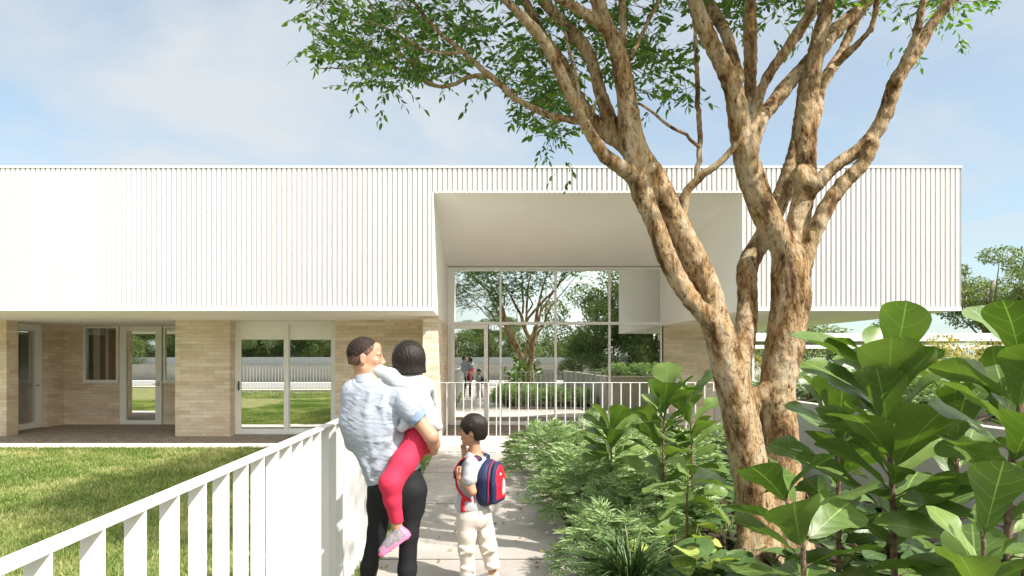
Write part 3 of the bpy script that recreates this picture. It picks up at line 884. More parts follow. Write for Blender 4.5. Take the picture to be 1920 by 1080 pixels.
TH.append(L([(1496,515,22),(1506,490,19),(1522,446,17),(1548,393,16),(1580,345,15),(1612,313,13),(1636,270,10)], YT+0.02, YT-0.2))
TH.append(L([(1344,606,23),(1325,535,24),(1282,452,23),(1251,383,25),(1213,329,27),(1187,266,23),(1176,186,19),(1160,106,17),(1134,43,14),(1118,-10,13)], YT-0.02, YT-0.1))
TH.append(L([(1336,606,17),(1296,562,18),(1258,500,19),(1232,430,18),(1204,365,19),(1190,300,18)], YT-0.08, YT-0.1))
TH.append(L([(1200,340,14),(1170,318,12),(1134,292,12),(1097,234,12),(1059,154,11),(1022,80,10),(980,32,9),(938,-8,8)], YT-0.1, YT-0.55))
TH.append(L([(1190,306,16),(1176,276,14),(1128,244,13),(1086,186,10),(1054,117,9),(1017,64,8),(982,-5,7)], YT, YT+0.4))
TH.append(L([(1174,280,14),(1155,250,13),(1128,186,12),(1107,106,12),(1065,53,11),(1012,-5,10)], YT+0.05, YT+0.3))
TH.append(L([(1144,66,12),(1128,48,10),(1081,16,9),(1040,-8,9)], YT-0.1, YT-0.4))
TN = []   # thin limbs (tubes)
TN.append(L([(1280,428,11),(1283,370,9),(1309,335,8),(1341,313,7),(1378,276,6),(1396,240,5)], YT-0.05, YT-0.3))
TN.append(L([(1306,338,6),(1312,266,5),(1309,186,5),(1306,106,4),(1300,20,3)], YT-0.1, YT+0.1))
TN.append(L([(1311,278,3.4),(1285,252,3),(1251,234,3),(1222,210,2.6),(1192,190,2.4)], YT-0.1, YT-0.15))
TN.append(L([(1168,85,8),(1167,40,7),(1166,-10,7)], YT, YT+0.1))
TN.append(L([(1180,112,4),(1205,60,4),(1240,-6,4)], YT, YT+0.2))
TN.append(L([(1090,228,8),(1060,222,7),(1026,215,7),(974,189,6),(926,148,6),(870,100,5),(815,52,4),(772,0,3)], YT-0.3, YT+0.4))
TN.append(L([(922,145,5),(900,141,4.6),(874,146,4.4),(844,161,4),(815,161,3.6),(774,141,3),(730,126,2.2),(600,128,1)], YT+0.25, YT+0.7))
TN.append(L([(815,161,3),(770,120,2.5),(720,60,2),(690,0,2)], YT+0.4, YT+0.9))
TN.append(L([(1098,236,4),(1085,180,3.4),(1078,130,3),(1060,60,2.6)], YT-0.3, YT-0.1))
TN.append(L([(1110,215,3.5),(1120,180,3),(1108,140,3)], YT, YT+0.1))
TN.append(L([(870,100,3),(800,95,2.4),(740,60,2),(670,30,1.6)], YT+0.1, YT+0.5))

tree = thing('shade_tree', 'large multi-stemmed tree with cream and brown flaking bark standing in the planting bed', 'tree', (2.1, YT, 0))
v = Vol((-0.1, 3.9, -0.15), (3.6, 5.35, 4.5), 0.013)
for p, r in TH:
    pp, r2 = catmull(p, r, 0.09)
    v.chain(pp, r2, 0.016)
# buttress roots
for (x, y, x2, y2) in ((2.0, 4.5, 1.72, 4.2), (2.25, 4.5, 2.5, 4.15), (2.3, 4.6, 2.7, 4.8), (2.0, 4.6, 1.7, 4.9)):
    v.cone((x, y, 0.25), (x2, y2, -0.08), 0.10, 0.05, 0.06)
# knots and burls
rk = random.Random(5)
for px, py, r in ((1384,705,15),(1330,596,11),(1232,335,11),(1500,330,12),(1425,745,13),(1500,560,13)):
    v.ell(P(px, py, YT - 0.03), np.array([r, r, r*1.6]) * YT / FPX, 0.09)
v.fold(0.0055, (16, 16, 7), 4, 0.8)
v.fold(0.0030, (60, 60, 26), 9, 0.8)
Vt, Qt = v.mesh()
wood = Acc(); wood.add(Vt, Qt)
segs_for_twigs = []
for p, r in TN:
    pp, r2 = catmull(p, r, 0.05)
    pp = pp + np.random.default_rng(3).normal(0, 0.003, pp.shape)
    wood.tube(pp, r2, 9)
    segs_for_twigs.append(pp[len(pp)//3:])
# limbs going on above the picture
rt = random.Random(21)
tips = []
def grow(p, d, r, depth):
    pts = [p]; rr = [r]; n = 5
    for i in range(n):
        d = (d + Vector((rt.uniform(-.22, .22), rt.uniform(-.22, .22), rt.uniform(-.10, .12)))).normalized()
        p = p + d * (0.26 if depth else 0.3); r *= 0.88
        pts.append(p); rr.append(r)
    A, R_ = catmull([tuple(q) for q in pts], rr, 0.12)
    wood.tube(A, R_, 7)
    tips.extend(pts[2:])
    if depth < 2 and r > 0.006:
        for k in range(2 + (depth == 0)):
            dd = (d + Vector((rt.uniform(-.9, .9), rt.uniform(-.9, .9), rt.uniform(-.35, .35)))).normalized()
            grow(p, dd, r * 0.75, depth + 1)
for p, r in TH:
    if p[-1][2] > 4.05:
        d = Vector(p[-1] - p[-2]).normalized(); d.x *= 1.2; d.y += rt.uniform(-.5, .5); d.z = max(d.z, 0.4)
        grow(Vector(p[-1]) - d*0.03, d.normalized(), r[-1], 0)

# leaves
LV = Acc()
def spray(c, d, n, ln, size):
    """a twig with alternate drooping leaves; returns arrays for vectorised leaf building"""
    d = d / np.linalg.norm(d)
    up = np.array([0, 0, 1.0]); s_ = np.cross(d, up); s_ /= np.linalg.norm(s_) + 1e-6
    out = []
    for i in range(n):
        t = (i + 0.5) / n
        base = c + d * ln * t + np.array([0, 0, -0.25 * ln * t * t])
        side = s_ * (1 if i % 2 else -1)
        dr = d * rng.uniform(0.3, 0.9) + side * rng.uniform(0.5, 1.0) + up * rng.uniform(-0.9, 0.25)
        if i == n - 1: dr = d + up * -0.3
        out.append((base, dr / np.linalg.norm(dr), size * rng.uniform(0.7, 1.2)))
    return out
def leaf_batch(acc, items, wr=0.36, tint=None):
    B_ = np.array([i[0] for i in items]); D = np.array([i[1] for i in items]); S_ = np.array([i[2] for i in items])
    n = len(B_)
    R_ = rng.normal(size=(n, 3)); R_[:, 2] += 0.8
    s_ = np.cross(D, R_); s_ /= np.linalg.norm(s_, axis=1)[:, None] + 1e-6
    nn = np.cross(s_, D)
    w = (S_ * wr * 0.5)[:, None]; S1 = S_[:, None]
    v0 = B_; v1 = B_ + D*S1*0.3 + s_*w*0.95 + nn*w*0.35; v2 = B_ + D*S1*0.7 + s_*w*0.75 + nn*w*0.3 - nn*S1*0.05
    v3 = B_ + D*S1 - nn*S1*0.14; v4 = B_ + D*S1*0.7 - s_*w*0.75 + nn*w*0.3 - nn*S1*0.05; v5 = B_ + D*S1*0.3 - s_*w*0.95 + nn*w*0.35
    m1 = B_ + D*S1*0.3; m2 = B_ + D*S1*0.7 - nn*S1*0.05
    V = np.stack([v0, v1, v2, v3, v4, v5, m1, m2], 1).reshape(-1, 3)
    i = np.arange(n) * 8
    T_ = np.concatenate([np.stack([i, i+6, i+1], 1)[:, ::-1], np.stack([i, i+5, i+6], 1)[:, ::-1], np.stack([i+7, i+3, i+2], 1)[:, ::-1], np.stack([i+7, i+4, i+3], 1)[:, ::-1]])
    Q_ = np.concatenate([np.stack([i+6, i+7, i+2, i+1], 1)[:, ::-1], np.stack([i+5, i+4, i+7, i+6], 1)[:, ::-1]])
    c = rng.beta(2.2, 2.2, n) if tint is None else tint
    acc.add(V, Q_, T_, None, np.repeat(c, 8))
items = []
REG = [(575,-90,900,55,120),(590,20,850,110,95),(650,90,760,165,34),(760,90,850,150,20),(850,40,955,150,26),(950,60,1100,215,95),(1000,190,1060,262,12),
       (930,-80,1240,50,130),(1100,60,1250,135,44),(1180,90,1290,180,22),(1280,-80,1450,35,55),(1290,40,1335,110,6),(1400,-60,1650,22,45),
       (1690,-60,1790,35,13),(1740,-30,1870,5,8),(1430,40,1520,80,3),(1690,40,1730,60,1),(1340,300,1345,302,0)]
tw_parts = []
for (x0, y0, x1, y1, n) in REG:
    for k in range(int(n*1.25)):
        Y = rng.uniform(4.7, 6.3)
        c = P(rng.uniform(x0, x1), rng.uniform(y0, y1), Y)
        a = rng.uniform(0, 2*PI); d = np.array([math.cos(a), math.sin(a), rng.uniform(-0.7, 0.35)])
        ln = rng.uniform(0.14, 0.3)
        sp = spray(c, d, int(rng.integers(6, 12)), ln, 0.072 * Y / 5.2)
        items += sp
        dn = d / np.linalg.norm(d)
        pts = [c - dn*0.12 + np.array([0, 0, 0.03]), c, c + dn*ln*0.5 - np.array([0, 0, .06*ln]), c + dn*ln - np.array([0, 0, .25*ln])]
        tw_parts.append(tube_arrays(pts, [0.0028, 0.0024, 0.0018, 0.001], 4))
for px, py, n in ((1060,300,2),(1040,325,1),(1062,330,1),(1020,275,3),(1038,250,3),(722,205,2),(672,190,2),(975,200,3),(1250,185,3),(1215,205,2),(985,225,2),(1455,80,2),(1700,85,3),(1675,90,1),(1800,70,3),(1782,40,3)):
    for k in range(n):
        c = P(px + rng.uniform(-8, 8), py + rng.uniform(-8, 5), 5.0)
        items += spray(c, np.array([rng.uniform(-1, 1), rng.uniform(-.5, .5), -0.8]), 4, 0.1, 0.06)
# overhead crown, in clumps (dapples the ground)
tipa = np.array([tuple(t) for t in tips])
nrej = 0
def inframe(c):
    if c[1] < 0.3: return False
    px = VX + FPX * c[0] / c[1]; py = VY - FPX * (c[2] - CAMZ) / c[1]
    return -60 < px < 1980 and py > -45
clumps = []
for k in range(2600):
    if k % 2 == 0:
        c = tipa[rng.integers(len(tipa))] + rng.normal(0, 0.3, 3)
    else:
        u = rng.normal(size=3); u /= np.linalg.norm(u); u *= rng.uniform(0.2, 1)**(1/2.2)
        c = np.array([2.6, 4.8, 7.2]) + u * np.array([2.7, 3.1, 1.6])
        c[2] += 0
    clumps.append(c)
for c in clumps:
    for k in range(int(rng.integers(2, 5))):
        q = c + rng.normal(0, 0.22, 3)
        if q[2] < 4.3 or q[1] < 1.9 - 0.25*(q[2]-6) or (q[2] > 4.9 and q[0] < 0.75*(q[2]-6.2) - 0.2 + rng.normal(0, 0.25)) or q[0] > 4.3 + rng.normal(0, 0.5) + 0.5*(q[2]-6) or inframe(q - np.array([0, 0, 0.3])) or q[2] - (10.97 - q[1])/0.575 > 2.3: continue
        a = rng.uniform(0, 2*PI); d = np.array([math.cos(a), math.sin(a), rng.uniform(-0.6, 0.4)])
        items += spray(q, d, 8, 0.34, 0.11)
print('tree leaves', len(items))
leaf_batch(LV, items, 0.42)
crown = LV.build('crown', M['tree_leaf'], tree, False)
for a_, q_, t_ in tw_parts: wood.add(a_, q_, t_)
wood.build('trunk', M['bark'], tree)

# ------------------------------------------------------------------ fiddle-leaf figs
US = np.array([0, .06, .15, .27, .40, .52, .63, .73, .82, .895, .95, .985, 1.0])
WS = np.array([.05, .20, .34, .44, .53, .68, .86, .97, .99, .88, .66, .38, .06])
def big_leaf(acc, base, yaw, pitch, Ln, W, droop, cup, roll=0, tint=0.5, prof=WS, seed=0, wav=1.0, uv=True):
    nv = 7; vs = np.linspace(-1, 1, nv)
    u, vv = np.meshgrid(US, vs, indexing='ij')
    w = np.repeat(prof[:, None], nv, 1)
    r_ = np.random.default_rng(seed)
    ph = r_.uniform(0, 6.28, 2)
    x = Ln * (u + 0.03 * (1 - u) * 0)
    # tip notch: edges run slightly past the midrib
    x = x * (1 - 0.012 * np.abs(vv))
    y = W * vv * w
    z = -droop * Ln * u**2 + cup * W * w * vv**2 + wav * (0.035 * Ln * np.sin(u*11 + ph[0]) * np.abs(vv)**1.5 * np.sign(vv) * w + 0.02 * Ln * np.sin(u*17 + ph[1]) * vv**2 * w)
    p = np.stack([x.ravel(), y.ravel(), z.ravel()], 1)
    cr, sr = math.cos(roll), math.sin(roll)
    p = p @ np.array([[1, 0, 0], [0, cr, sr], [0, -sr, cr]])
    cp, sp = math.cos(pitch), math.sin(pitch)
    p = p @ np.array([[cp, 0, sp], [0, 1, 0], [-sp, 0, cp]])
    cy, sy = math.cos(yaw), math.sin(yaw)
    p = p @ np.array([[cy, sy, 0], [-sy, cy, 0], [0, 0, 1]])
    n0 = len(US); Q_ = [(i*nv+j, (i+1)*nv+j, (i+1)*nv+j+1, i*nv+j+1) for i in range(n0-1) for j in range(nv-1)]
    U = np.stack([u.ravel(), vv.ravel()], 1)
    acc.add(p + np.asarray(base), Q_, None, U, tint)
def fig(name, label, stem, Ln, n, seed, stem_r=0.012, group=None, W=0.33, pitch=(0.1, 0.9), tint=(0.25, 0.8), extra=(), top=True, start=0.1):
    """stem: world points from the ground up"""
    r_ = random.Random(seed)
    S_, R_ = catmull(stem, [stem_r * (1.2 - 0.6*i/(len(stem)-1)) for i in range(len(stem))], 0.05)
    F = thing(name, label, 'plant', tuple(S_[0]), group)
    st = Acc(); st.tube(S_ + np.random.default_rng(seed).normal(0, stem_r*0.12, S_.shape), R_, 10)
    fo = Acc(); N = len(S_)
    yaw = r_.uniform(0, 6.28)
    for k in range(n):
        t = start + (1 - start) * (k / (n - 1)) ** 0.9
        f = t * (N - 1); i = min(N - 2, int(f)); base = S_[i] + (S_[i+1] - S_[i]) * (f - i)
        yaw += 2.4 + r_.uniform(-.35, .35)
        pt = pitch[0] + (pitch[1] - pitch[0]) * t ** 1.6 + r_.uniform(-.28, .28)
        lf = Ln * r_.uniform(0.62, 1.14) * (0.62 if t > 0.97 else 1)
        d = np.array([math.cos(yaw)*math.cos(pt), math.sin(yaw)*math.cos(pt), math.sin(pt)])
        pet = lf * 0.14
        b1 = base + d * pet
        st.tube([base, base + d*pet*0.5 + np.array([0, 0, 0.004]), b1 + d*0.01], [stem_r*0.35, stem_r*0.28, stem_r*0.22], 6)
        big_leaf(fo, b1, yaw, pt, lf, lf * W * r_.uniform(0.88, 1.12), r_.uniform(0.08, 0.5), r_.uniform(0.05, 0.4), r_.uniform(-.8, .8), tint[0] + (tint[1]-tint[0]) * r_.random(), seed=seed*100+k)
    for (base, yaw_, pt, lf, roll, tn) in extra:
        big_leaf(fo, base, yaw_, pt, lf, lf*W, 0.1, 0.15, roll, tn, seed=seed*7+int(lf*1000))
    st.build('stem', M['figstem'], F); fo.build('foliage', M['fig_leaf'], F)
    return F
def PG(px, py, Y): return P(px, py, Y)
def stemline(pts):
    """pts: (px,py,Y) from top down to ground -> bottom up list"""
    w = [P(*q) for q in pts][::-1]
    if w[0][2] > 0.02: w = [np.array([w[0][0], w[0][1], -0.02])] + w
    return w
# near right group
fig('fiddle_leaf_fig', 'tall broad-leaved fig with a bare brown stem, centre of the right-hand planting', stemline([(1668,700,2.75),(1666,800,2.75),(1672,900,2.75),(1676,1080,2.75)]), 0.36, 58, 11, 0.013, W=0.30, start=0.12, pitch=(0.15, 1.25))
fig('fiddle_leaf_fig', 'tallest fig at the right edge, rising past the end of the building', stemline([(1925,660,2.3),(1912,760,2.3),(1890,980,2.35)]), 0.34, 46, 12, 0.013, W=0.30, start=0.15, pitch=(0.1, 1.2))
fig('fiddle_leaf_fig', 'low young fig with few dark leaves in front of the tree trunk', stemline([(1472,930,2.3),(1486,960,2.3),(1505,1010,2.3)]), 0.28, 15, 13, 0.009, start=0.5, tint=(0.1, 0.5), pitch=(-0.1, 1.0))
fig('fiddle_leaf_fig', 'dark leafy fig filling the gap between the two tall figs', stemline([(1790,735,3.3),(1795,900,3.3),(1800,1060,3.3)]), 0.33, 40, 14, 0.013, W=0.30, start=0.15, tint=(0.05, 0.5), pitch=(0.1, 1.2))
fig('fiddle_leaf_fig', 'dark fig behind the tall centre fig, against the concrete wall', stemline([(1562,750,3.3),(1572,900,3.3)]), 0.33, 44, 15, 0.012, W=0.30, start=0.2, tint=(0.1, 0.6), pitch=(0.1, 1.2))
fig('fiddle_leaf_fig', 'fig with upright leaves in the bottom right corner of the view', stemline([(1840,1010,2.0),(1845,1080,2.0)]), 0.24, 10, 16, 0.009, start=0.5, pitch=(0.5, 1.3))
# middle figs
fig('fiddle_leaf_fig', 'medium fig with upright bright leaves in front of the bar fence, left of the trunk', stemline([(1250,755,5.6),(1244,800,5.6),(1243,900,5.6)]), 0.34, 38, 17, 0.011, start=0.2, pitch=(0.1, 1.2), tint=(0.4, 0.95))
fig('fiddle_leaf_fig', 'slim fig standing just right of the medium bright fig', stemline([(1292,750,5.7),(1296,800,5.7),(1298,900,5.7)]), 0.32, 28, 18, 0.010, start=0.3, pitch=(0.1, 1.2), tint=(0.4, 0.9))
fig('fiddle_leaf_fig', 'small rounded fig above the silvery shrubs, nearest the gate', stemline([(1143,800,6.4),(1146,850,6.4)]), 0.33, 28, 19, 0.010, start=0.4, pitch=(0.0, 1.15), tint=(0.35, 0.9))
fig('fiddle_leaf_fig', 'short fig with drooping pale leaves just left of the trunk foot', stemline([(1290,880,4.7),(1288,960,4.7)]), 0.30, 22, 20, 0.009, start=0.2, pitch=(-0.3, 0.5), tint=(0.5, 1.0))

# ------------------------------------------------------------------ low planting
def palm_leaf(items, base, yaw, pitch, size, r_):
    """deeply cut leaf: leaflets in pairs along a rachis"""
    d = np.array([math.cos(yaw)*math.cos(pitch), math.sin(yaw)*math.cos(pitch), math.sin(pitch)])
    s_ = np.array([-math.sin(yaw), math.cos(yaw), 0.0]); n_ = np.cross(d, s_)
    for i in range(5):
        t = i / 4
        b_ = base + d * size * 0.55 * t - n_ * 0.0
        b_ = b_ + np.array([0, 0, -0.12 * size * t * t])
        for sg in (-1, 1):
            f = 0.35 + 0.9 * t
            dd = d * f + s_ * sg * (1.05 - 0.35*t) + n_ * r_.uniform(-.15, .25)
            items.append((b_, dd / np.linalg.norm(dd), size * (0.38 + 0.16 * math.sin(PI * (0.25 + 0.6*t))) * r_.uniform(0.85, 1.1)))
    items.append((b_, d, size * 0.5))
def cut_shrub(seed, rad, h, nleaf, size, m):
    r_ = random.Random(seed); its = []
    for k in range(nleaf):
        a = r_.uniform(0, 2*PI); q = math.sqrt(r_.random()); hh = h * math.sqrt(max(0, 1 - (q*0.93)**2)) * r_.uniform(0.55, 1.0)
        base = np.array([math.cos(a)*q*rad*0.85, math.sin(a)*q*rad*0.85, hh])
        palm_leaf(its, base, a + r_.uniform(-1, 1), 0.75 - 0.9*q + r_.uniform(-.3, .35), size * r_.uniform(0.8, 1.15), r_)
    acc = Acc()
    nl = 11
    tint = np.clip(np.repeat(np.array([r_.gauss(0.52, 0.2) for _ in range(nleaf)]), nl)[:len(its)] + rng.normal(0, 0.06, len(its)), 0, 1)
    leaf_batch(acc, its, 0.17, tint)
    st = Acc()
    for k in range(14):
        a = r_.uniform(0, 2*PI); q = r_.uniform(0.1, 0.7) * rad
        st.tube([(0, 0, -0.01), (math.cos(a)*q*0.5, math.sin(a)*q*0.5, h*0.4), (math.cos(a)*q, math.sin(a)*q, h*0.75)], [0.006, 0.005, 0.003], 5)
    S_ = thing('cut_leaf_shrub', '-', 'shrub')
    acc.build('foliage', M[m], S_, False); st.build('stems', M['figstem'], S_)
    return S_
def strap_clump(seed, rad, h, n, m, w=0.012):
    r_ = np.random.default_rng(seed); acc = Acc()
    for k in range(n):
        a = r_.uniform(0, 2*PI); out = r_.uniform(0.2, 1.0) * rad; hh = h * r_.uniform(0.6, 1.0)
        b0 = r_.normal(0, 0.03, 2); ts = np.linspace(0, 1, 7)
        x = b0[0] + math.cos(a) * out * ts**1.5; y = b0[1] + math.sin(a) * out * ts**1.5
        z = hh * (1.75*ts - 0.95*ts**2 * (0.6 + out/rad*0.5))
        ww = w * r_.uniform(0.7, 1.2) * np.array([.7, 1, 1, .9, .75, .45, .05])
        s_ = np.array([-math.sin(a), math.cos(a)])
        Lf = np.stack([x - s_[0]*ww, y - s_[1]*ww, z], 1); Md = np.stack([x, y, z - 0.3*ww], 1); Rt = np.stack([x + s_[0]*ww, y + s_[1]*ww, z], 1)
        V = np.concatenate([Lf, Md, Rt]); i = np.arange(6)
        Q_ = np.concatenate([np.stack([i, i+7, i+8, i+1], 1), np.stack([i+7, i+14, i+15, i+8], 1)])
        acc.add(V, Q_, None, None, float(np.clip(r_.normal(0.45, 0.25), 0, 1)))
    S_ = acc.build('strap_leaf_clump', M[m], None, False)
    return S_
WR = np.array([.05, .45, .75, .93, 1.0, 1.0, .95, .87, .74, .57, .38, .20, .03])
WE = np.array([.05, .28, .52, .75, .92, 1.0, .97, .87, .68, .47, .28, .12, .02])
def broad_clump(name, seed, rad, h, n, Ln, W, m, prof=WR, tint=(0.3, 0.8)):
    r_ = random.Random(seed); fo = Acc(); st = Acc()
    for k in range(n):
        a = r_.uniform(0, 2*PI); q = math.sqrt(r_.random()) * rad; hh = h * r_.uniform(0.45, 1.0) * (1 - 0.45*(q/rad)**2)
        b_ = np.array([math.cos(a)*q, math.sin(a)*q, hh])
        lf = Ln * r_.uniform(0.7, 1.15)
        big_leaf(fo, b_, a + r_.uniform(-.7, .7), r_.uniform(-.35, .45), lf, lf*W, r_.uniform(.1, .4), r_.uniform(0, .25), r_.uniform(-.35, .35), tint[0]+(tint[1]-tint[0])*r_.random(), prof, seed*50+k, 0.6)
        st.tube([(b_[0]*0.2, b_[1]*0.2, -0.01), (b_[0]*0.7, b_[1]*0.7, hh*0.6), tuple(b_ + np.array([0, 0, -0.002]))], [0.004, 0.0035, 0.003], 5)
    S_ = thing(name, '-', 'plant')
    fo.build('foliage', M[m], S_); st.build('stems', M['figstem'], S_)
    return S_
protos = {}
def place(key, maker, x, y, s, rz, label, group=None, z=0.0, cat=None):
    if key not in protos:
        protos[key] = maker(); o = protos[key]; fresh = True
    else:
        o = copy_tree(protos[key])
    o.location = (x, y, z); o.rotation_euler = (0, 0, rz); o.scale = (s, s, s)
    o['label'] = label
    if group: o['group'] = group
    elif 'group' in o.keys(): del o['group']
    if cat: o['category'] = cat
    return o
shr = [lambda i=i: cut_shrub(40+i, 0.56, 0.66, 230, 0.21, 'silver_leaf') for i in range(3)]
GS = 'silvery cut-leaf shrubs in the planting bed'
SH = [(0.95, 9.6, 1.05, 'farthest silvery cut-leaf shrub beside the path, right by the gate'),
      (1.75, 9.9, 1.0, 'silvery cut-leaf shrub against the bar fence behind the small rounded fig'),
      (0.98, 8.5, 1.12, 'silvery cut-leaf shrub bulging over the path, level with the boy'),
      (1.15, 7.35, 1.0, 'silvery cut-leaf shrub second along the path from the gate end bulge'),
      (1.9, 8.2, 1.0, 'silvery cut-leaf shrub behind the small rounded fig stem'),
      (0.98, 6.3, 0.95, 'silvery cut-leaf shrub midway along the path edge'),
      (1.75, 6.9, 1.0, 'silvery cut-leaf shrub in front of the small rounded fig'),
      (1.25, 5.45, 0.9, 'pale sunlit cut-leaf shrub above the dark strap grass'),
      (0.98, 4.75, 0.8, 'silvery cut-leaf shrub at the path edge just behind the strap grass'),
      (2.7, 8.6, 1.0, 'silvery cut-leaf shrub behind the medium bright fig'),
      (2.6, 9.8, 1.05, 'silvery cut-leaf shrub at the foot of the bar fence'),
      (1.75, 5.9, 0.85, 'silvery cut-leaf shrub left of the medium bright fig stem'),
      (3.5, 9.6, 1.0, 'silvery cut-leaf shrub at the corner of the bar fence and the concrete wall')]
for i, (x, y, s, lb) in enumerate(SH):
    place('shr%d' % (i % 3), shr[i % 3], x, y, s, i*1.7, lb, GS)
# dark broad leaves under the tree
GD = 'dark broad-leaved plants under the tree'
DK = [(2.6, 6.6, 'dark broad-leaved plant behind the trunk, beside the slim fig'), (3.1, 7.6, 'dark broad-leaved plant midway between trunk and bar fence'), (3.4, 6.2, 'dark broad-leaved plant between trunk and concrete wall'),
      (2.05, 5.3, 'dark broad-leaved plant left of the trunk foot'), (1.85, 4.5, 'dark broad-leaved plant directly under the lime clump'), (3.2, 5.0, 'dark broad-leaved plant right of the trunk foot'),
      (2.4, 3.9, 'dark broad-leaved plant in front of the trunk foot'), (1.6, 3.7, 'dark broad-leaved plant at the bottom, right of the strap grass'), (3.0, 3.9, 'dark broad-leaved plant under the tall centre fig'),
      (3.7, 4.2, 'dark broad-leaved plant against the concrete wall under the figs'), (3.6, 3.1, 'dark broad-leaved plant under the right-edge fig'), (2.6, 3.0, 'dark broad-leaved plant under the low young fig'), (3.7, 8.4, 'dark broad-leaved plant near the far end of the concrete wall')]
for i, (x, y, lb) in enumerate(DK):
    place('dk%d' % (i % 2), (lambda i=i: broad_clump('broad_leaf_plant', 60+i, 0.5, 0.42, 75, 0.20, 0.42, 'dark_leaf', WE)), x, y, rnd.uniform(0.85, 1.1), i*2.1, lb, GD)
place('round', lambda: broad_clump('round_leaf_plant', 71, 0.34, 0.40, 11, 0.26, 0.55, 'dark_leaf', WR, (0.7, 1.0)), 1.50, 4.05, 1.0, 0.4, 'plant with large round matt green leaves in front of the lime clump', cat='plant')
place('round', None, 1.95, 4.0, 0.95, 2.4, 'plant with one very large round dark leaf close to the trunk foot', cat='plant')
place('lime', lambda: broad_clump('lime_leaf_plant', 72, 0.24, 0.46, 20, 0.16, 0.42, 'lime_leaf', WE, (0.3, 1.0)), 1.40, 4.5, 1.25, 0, 'bright lime yellow leafy clump left of the trunk foot')
place('lime', None, 1.02, 3.5, 0.85, 2, 'lime green leafy clump at the bottom edge beside the strap grass')
place('lime', None, 0.80, 7.05, 0.6, 1, 'small bright green seedling at the path edge between silvery shrubs')
def strap_(seed, *a): return lambda: tag(strap_clump(seed, *a), None, 'grass clump')
place('st1', strap_(81, 0.55, 0.42, 260, 'strap_leaf', 0.006), 1.0, 4.25, 1.2, 0, 'large dark arching strap grass clump at the path edge')
place('st1', None, 1.25, 3.55, 0.8, 2, 'dark arching strap grass clump at the bottom of the bed')
place('st1', None, 1.6, 6.4, 0.75, 1, 'small strap grass tuft between silvery shrubs and the medium fig')
place('st2', strap_(82, 0.40, 0.5, 60, 'lime_leaf', 0.004), 1.42, 3.35, 1.0, 0, 'pale spiky grass tuft at the bottom edge of the view')
place('sa', lambda: cut_shrub(90, 0.25, 0.30, 26, 0.17, 'lime_leaf'), 2.05, 4.02, 1.0, 0, 'small white-green cut-leaf plant at the foot of the trunk')
place('sa', None, 2.3, 3.9, 0.8, 2, 'smallest white-green cut-leaf plant, right of the trunk foot')
# raised bed beyond the wall
GR = 'shrubs in the raised bed'
RB = [(4.7, 9.9, 'silvery shrub in the raised bed seen between the two stems'), (5.5, 9.6, 'silvery shrub in the raised bed right of the right stem'), (6.5, 9.2, 'silvery shrub in the raised bed behind the tall centre fig'), (7.5, 9.0, 'silvery shrub in the raised bed farther right behind the figs'), (5.2, 7.6, 'silvery shrub in the raised bed near the wall behind the figs'), (6.6, 7.2, 'silvery shrub in the raised bed behind the right-edge fig'), (8.6, 8.2, 'silvery shrub in the raised bed farthest right')]
for i, (x, y, lb) in enumerate(RB):
    place('shr%d' % (i % 3), None, x, y, 0.85, i*2.2, lb, GR, 0.93)
RD = [(4.6, 8.8, 'broad-leaved plant in the raised bed just behind the wall, right of the trunk'), (5.0, 8.5, 'broad-leaved plant in the raised bed behind the right stem'), (5.9, 8.4, 'broad-leaved plant in the raised bed behind the centre fig'), (4.7, 6.5, 'broad-leaved plant in the raised bed above the concrete wall'), (6.9, 8.2, 'broad-leaved plant in the raised bed among the silvery shrubs')]
for i, (x, y, lb) in enumerate(RD):
    place('dk%d' % (i % 2), None, x, y, 0.9, i*1.9, lb, GR, 0.93)

# fallen leaves on the path and soil
n = 420; its = []
for k in range(n):
    x = rng.uniform(-0.8, 0.9) if k < 170 else rng.uniform(0.6, 3.9); y = rng.uniform(3.5, 10.8)
    a = rng.uniform(0, 2*PI); its.append((np.array([x, y, 0.014 + rng.uniform(0, 0.006)]), np.array([math.cos(a), math.sin(a), rng.uniform(-0.05, 0.15)]), rng.uniform(0.03, 0.055)))
M['litter'] = leaf_mat('fallen_leaf', [(0.20, 0.12, 0.05), (0.36, 0.25, 0.10), (0.30, 0.30, 0.10)], 0.7, 0.2, 0.1)
acc = Acc(); leaf_batch(acc, its, 0.45); tag(acc.build('fallen_leaves', M['litter'], None, False), 'dry fallen leaves scattered on the path', None, None, 'stuff')

